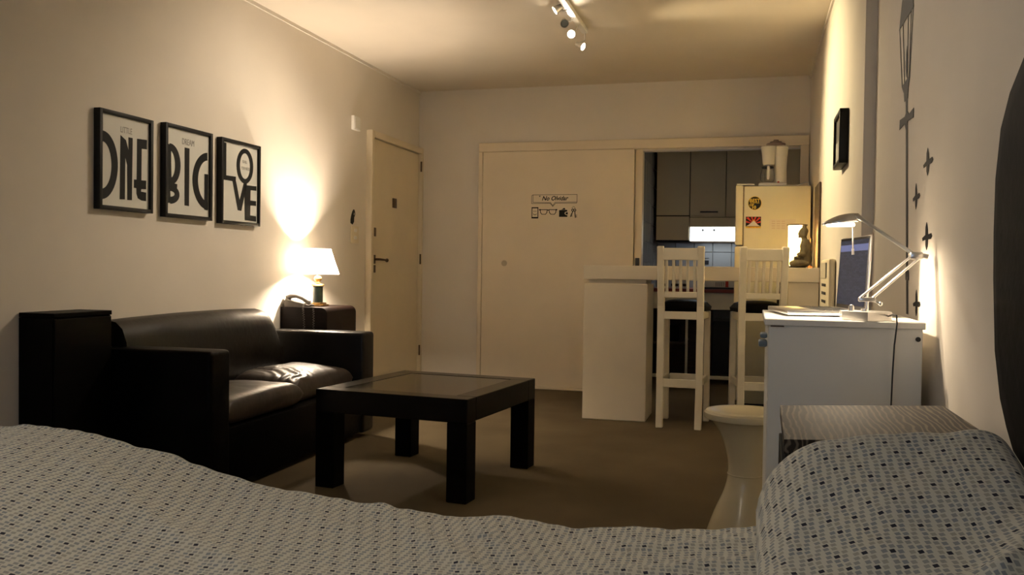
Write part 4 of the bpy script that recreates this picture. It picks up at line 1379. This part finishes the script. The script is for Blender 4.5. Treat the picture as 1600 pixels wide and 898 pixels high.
def poster(y0, y1, z0, z1, name, label, tl, tr, bl, br, polys, rings, small):
    t = thing('framed_print', label, 'picture', (XL, (y0 + y1) / 2, z0), 'three black-framed lettering prints')
    fw = .019
    bm = NB()
    box(bm, (XL + .001, y0, z0), (XL + .036, y0 + fw, z1), .002); box(bm, (XL + .001, y1 - fw, z0), (XL + .036, y1, z1), .002)
    box(bm, (XL + .001, y0 + fw, z0), (XL + .036, y1 - fw, z0 + fw), .002); box(bm, (XL + .001, y0 + fw, z1 - fw), (XL + .036, y1 - fw, z1), .002)
    obj('frame', bm, BLACKP, t)
    bx('print', (XL + .008, y0 + fw, z0 + fw), (XL + .022, y1 - fw, z1 - fw), PAPER, t, 0)
    iw, ih = (y1 - y0) - 2 * fw, (z1 - z0) - 2 * fw
    PMM = plane_m((XL + .0222, y0 + fw, z0 + fw), (0, 1, 0), (0, 0, 1))

    def mp(p):
        v = .5; u = .5
        for _ in range(6):
            xl = tl[0] + (bl[0] - tl[0]) * v; xr = tr[0] + (br[0] - tr[0]) * v
            u = (p[0] - xl) / (xr - xl)
            yt = tl[1] + (tr[1] - tl[1]) * u; yb = bl[1] + (br[1] - bl[1]) * u
            v = (p[1] - yt) / (yb - yt)
        return (max(0.002, min(.998, u)) * iw, (1 - max(.002, min(.998, v))) * ih)
    bm = NB()
    for P in polys:
        prism(bm, [mp(p) for p in P], .0008, PMM)
    for o_, i_, closed in rings:
        ring(bm, [mp(p) for p in o_], [mp(p) for p in i_], .0009, PMM, closed)
    obj('lettering', bm, VINYL, t, 'large black letters')
    bm = NB()
    for body, px, py, sz in small:
        a = mp((px, py))
        text(bm, body, sz, .0006, PMM @ Matrix.Translation((a[0], a[1], 0)), xs=.7)
    obj('small_lettering', bm, GREYINK, t, 'small grey text')


poster(3.412, 3.786, 1.277, 1.736, 'one', 'black-framed print reading LITTLE ONE, leftmost of the three', (465, 218), (710, 272), (458, 655), (702, 690),
       [[(560, 325), (587, 350), (600, 400), (600, 336), (622, 340), (614, 640), (590, 638), (592, 470), (583, 430), (578, 635), (552, 633)],
        [(645, 343), (698, 350), (697, 396), (669, 392), (665, 545), (691, 548), (690, 590), (664, 588), (662, 600), (690, 606), (689, 648), (665, 644), (645, 632), (638, 610), (638, 583), (625, 580), (626, 540), (640, 541)]],
       [(ell(466, 466, 79, 163, -PI / 2, PI / 2, 24, False), ell(466, 466, 48, 113, -PI / 2, PI / 2, 24, False), False)],
       [('LITTLE', 590, 305, .040)])
poster(3.882, 4.286, 1.269, 1.746, 'big', 'black-framed print reading DREAM BIG, middle of the three', (788, 292), (992, 335), (772, 712), (984, 725),
       [[(788, 374), (806, 380), (803, 565), (786, 562)], [(870, 390), (893, 394), (884, 674), (862, 671)],
        [(775, 556), (830, 570), (828, 592), (774, 600)], [(782, 598), (796, 598), (796, 662), (780, 662)],
        [(966, 515), (985, 517), (980, 692), (962, 688)]],
       [(ell(800, 473, 48, 100, -PI / 2, PI / 2, 20, False), ell(800, 473, 22, 66, -PI / 2, PI / 2, 20, False), False),
        (ell(794, 620, 45, 46, -PI / 2, PI / 2, 20, False), ell(794, 618, 22, 14, -PI / 2, PI / 2, 20, False), False),
        (ell(982, 550, 78, 138, PI / 2, 3 * PI / 2, 28, False), ell(982, 550, 50, 100, PI / 2, 3 * PI / 2, 28, False), False)],
       [('DREAM', 888, 367, .046)])
poster(4.372, 4.778, 1.262, 1.744, 'love', 'black-framed print reading LOVE, rightmost of the three', (1045, 358), (1218, 390), (1037, 740), (1210, 750),
       [[(1047, 366), (1065, 368), (1062, 524), (1108, 528), (1107, 552), (1046, 545)],
        [(1090, 545), (1108, 550), (1124, 640), (1146, 556), (1162, 560), (1132, 692), (1114, 690)],
        [(1148, 566), (1210, 570), (1210, 592), (1180, 590), (1178, 640), (1207, 642), (1207, 666), (1178, 664), (1176, 712), (1206, 716), (1206, 742), (1148, 736)]],
       [(ell(1153, 475, 42, 85, n=32), ell(1153, 475, 25, 62, n=32), True)],
       [('IS ALL', 1153, 455, .026), ('YOU NEED', 1156, 488, .026)])

# ---------------------------------------------------------------- bell box, switch, black sticker
bb = thing('doorbell_chime', 'small white chime box high on the wall beside the entrance door', 'chime', (XL, 6.14, 2.05))
bx('housing', (XL + .001, 6.085, 2.05), (XL + .028, 6.195, 2.155), WPLAST, bb, .005, seg=2)
bx('cover', (XL + .028, 6.095, 2.06), (XL + .031, 6.185, 2.145), WPLAST, bb, .002)
sw = thing('light_switch', 'ivory light switch plate on the wall left of the entrance door', 'switch', (XL, 6.15, 1.205))
bx('plate', (XL + .001, 6.09, 1.205), (XL + .012, 6.215, 1.335), IVORY, sw, .004, seg=2)
bx('rocker', (XL + .012, 6.13, 1.29), (XL + .018, 6.175, 1.315), WPLAST, sw, .002)
bx('rocker', (XL + .012, 6.13, 1.235), (XL + .018, 6.175, 1.26), WPLAST, sw, .002)
PL = plane_m((XL + .0008, 0, 0), (0, 1, 0), (0, 0, 1))
bm = NB(); prism(bm, [(6.09, 1.355), (6.125, 1.345), (6.15, 1.365), (6.155, 1.40), (6.145, 1.425), (6.160, 1.445), (6.150, 1.46), (6.12, 1.445), (6.10, 1.41), (6.09, 1.38)], .0008, PL)
ring(bm, ell(6.145, 1.43, .024, .03, n=20), ell(6.145, 1.43, .013, .016, n=20), .0009, PL)
tag(obj('wall_decal', bm, VINYL), 'small black figure sticker just above the light switch', 'wall sticker')

# ---------------------------------------------------------------- sticker on the sliding door
yS = YF - .042
PS = plane_m((0, yS - .0002, 0), (1, 0, 0), (0, 0, 1))
dd = thing('door_sticker', 'black line-art reminder sticker with speech bubble on the sliding door', 'door sticker', (-1.65, yS, 1.46))
x0, x1, z0, z1 = -1.846, -1.450, 1.597, 1.668


def lines(bm, pts, w, closed=False):
    n = len(pts)
    for i in range(n if closed else n - 1):
        a, b = Vector(pts[i]), Vector(pts[(i + 1) % n])
        d = (b - a).normalized(); p = Vector((-d.y, d.x)) * w / 2; e = d * w / 2
        prism(bm, [tuple(a - e - p), tuple(b + e - p), tuple(b + e + p), tuple(a - e + p)], .0006, PS)
    return bm


bm = NB()
lines(bm, [(x0 + .012, z0 + .006), (x0 + .012, z1), (x1, z1), (x1, z0 + .006), (-1.64, z0 + .006), (-1.66, z0 - .022), (-1.68, z0 + .003), (x0 + .012, z0 + .006)], .0035)
lines(bm, [(x0 + .012, z1), (x0, z1 - .008), (x0, z0 - .004), (-1.683, z0 - .003), (-1.66, z0 - .030), (-1.635, z0 - .002), (x1 - .004, z0 - .002), (x1, z0 + .006)], .0035)
obj('speech_bubble', bm, VINYL, dd)
bm = NB()
text(bm, 'No Olvidar', .052, .0006, PS @ Matrix.Translation((-1.645, (z0 + z1) / 2 + .003, 0)), shear=.35, offset=.0012, xs=.93)
text(bm, '"', .032, .0006, PS @ Matrix.Translation((-1.775, z1 - .022, 0)), offset=.001)
obj('lettering', bm, VINYL, dd, 'handwritten-style black words')
bm = NB(); px0, px1, pz0, pz1 = -1.846, -1.786, 1.465, 1.562
ring(bm, [(px0, pz0), (px1, pz0), (px1, pz1), (px0, pz1)], [(px0 + .007, pz0 + .013), (px1 - .007, pz0 + .013), (px1 - .007, pz1 - .010), (px0 + .007, pz1 - .010)], .0006, PS)
for ex in (-.008, .008):
    prism(bm, ell((px0 + px1) / 2 + ex, 1.527, .0035, .0045, n=10), .0006, PS)
lines(bm, [((px0 + px1) / 2 + .014 * math.cos(a), 1.508 + .012 * math.sin(a)) for a in [PI * (1.1 + .1 * k) for k in range(9)]], .004)
obj('phone_icon', bm, VINYL, dd)
bm = NB()
for cx_ in (-1.739, -1.661):
    o_ = [(cx_ - .034, 1.543), (cx_ + .034, 1.543), (cx_ + .031, 1.515), (cx_ + .018, 1.498), (cx_ - .016, 1.498), (cx_ - .030, 1.513)]
    i_ = [(cx_ - .028, 1.537), (cx_ + .028, 1.537), (cx_ + .025, 1.517), (cx_ + .015, 1.503), (cx_ - .013, 1.503), (cx_ - .024, 1.516)]
    ring(bm, o_, i_, .0006, PS)
prism(bm, [(-1.708, 1.532), (-1.692, 1.532), (-1.692, 1.540), (-1.708, 1.540)], .0006, PS)
prism(bm, [(-1.780, 1.536), (-1.765, 1.530), (-1.765, 1.545), (-1.780, 1.545)], .0006, PS); prism(bm, [(-1.635, 1.530), (-1.620, 1.536), (-1.620, 1.545), (-1.635, 1.545)], .0006, PS)
obj('glasses_icon', bm, VINYL, dd)
bm = NB()
prism(bm, [(-1.604, 1.478), (-1.532, 1.478), (-1.530, 1.492), (-1.545, 1.494), (-1.556, 1.505), (-1.552, 1.520), (-1.532, 1.524), (-1.534, 1.538), (-1.604, 1.536)], .0006, PS)
prism(bm, [(-1.548, 1.500), (-1.528, 1.498), (-1.528, 1.518), (-1.546, 1.516)], .0006, PS)
prism(bm, [(-1.585, 1.538), (-1.560, 1.556), (-1.552, 1.548), (-1.548, 1.540)], .0006, PS)
obj('wallet_icon', bm, VINYL, dd)
bm = NB()
ring(bm, ell(-1.479, 1.552, .014, .014, n=16), ell(-1.479, 1.552, .011, .011, n=16), .0006, PS)
for cx_, cz_2, ex_, ez_ in ((-1.485, 1.535, -1.503, 1.482), (-1.468, 1.535, -1.463, 1.474)):
    ring(bm, ell(cx_, cz_2, .013, .012, n=14), ell(cx_, cz_2, .006, .006, n=14), .0007, PS)
    lines(bm, [(cx_, cz_2 - .010), (ex_, ez_)], .007)
    lines(bm, [(ex_, ez_ + .004), (ex_ + .012, ez_ + .004)], .006); lines(bm, [(ex_ + .003, ez_ + .018), (ex_ + .013, ez_ + .018)], .005)
obj('keys_icon', bm, VINYL, dd)

# ---------------------------------------------------------------- ceiling track with four spots
tk = thing('track_light', 'white ceiling track with four small halogen spotlights', 'track light', (-1.09, 5.2, ZC - .03))
obj('rail', box(NB(), (-1.105, 4.55, ZC - .032), (-1.065, 5.745, ZC), .004, 1), WPLAST, tk)
HOT = [((-1.153, 5.16, 2.560), (-1.0, -.35, -.75), True), ((-1.135, 5.34, 2.530), (.25, -.85, -.6), False),
       ((-1.125, 5.50, 2.505), (.12, -1.0, -.32), True), ((-1.095, 5.72, 2.480), (1.0, -.32, -.50), True)]
for (hx_, hy_, hz_), dr_, lit in HOT:
    d = Vector(dr_).normalized()
    c = Vector((hx_, hy_, hz_))
    M3 = d.to_track_quat('Z', 'Y').to_matrix().to_4x4(); M3.translation = c
    bm = NB(); lathe(bm, [(.008, -.055), (.014, -.050), (.020, -.022), (.0255, .0), (.0265, .006), (.024, .006), (.0235, .001), (.004, -.012)], n=24, mtx=M3, cap=False)
    hd_ = obj('spotlight_head', bm, CHROME, tk)
    obj('lens', lathe(NB(), [(.0225, .0), (.0225, .003), (.001, .005)], n=24, mtx=M3), BULBON if lit else LENSOFF, hd_)
    bm = NB(); tube(bm, [c - d * .035 + Vector((0, 0, .008)), Vector((-1.085, hy_ + .03, ZC - .03)) + (c - Vector((-1.085, hy_, ZC - .03))) * .45 + Vector((0, .02, .0)), (-1.085, hy_ + .03, ZC - .030)], .004, 8)
    obj('bracket', bm, CHROME, hd_)
    if lit:
        add_light('spot_beam', 'SPOT', c + d * .012, SPOT_W * (2.4 if hx_ > -1.1 else 1), (1.0, .80, .46) if hx_ > -1.1 else SPOTC, .022, target=c + d, spot=math.radians(84), blend=1.0)

# ---------------------------------------------------------------- unseen ceiling lamp, added as frontal fill over the bed end
cl = thing('ceiling_lamp', 'round white ceiling lamp above the bed end of the room', 'ceiling lamp', (-1.3, -.3, ZC - .12))
obj('canopy', lathe(NB(), [(.07, .09), (.075, .12)], (-1.3, -.3, ZC - .12), 32), WPLAST, cl)
obj('bulb', sphere(NB(), (-1.3, -.3, ZC - .07), (.028, .028, .035)), LAMPBULB, cl)  # bulb of the added fill lamp
obj('shade', lathe(NB(), [(.11, -.02), (.15, .03), (.12, .09)], (-1.3, -.3, ZC - .12), 40, cap=False), SHADE, cl)  # shade of the added fill lamp
add_light('ceiling_lamp_light', 'POINT', (-1.3, -.3, ZC - .07), FILL_LAMP_W, (1.0, .93, .83), .045)
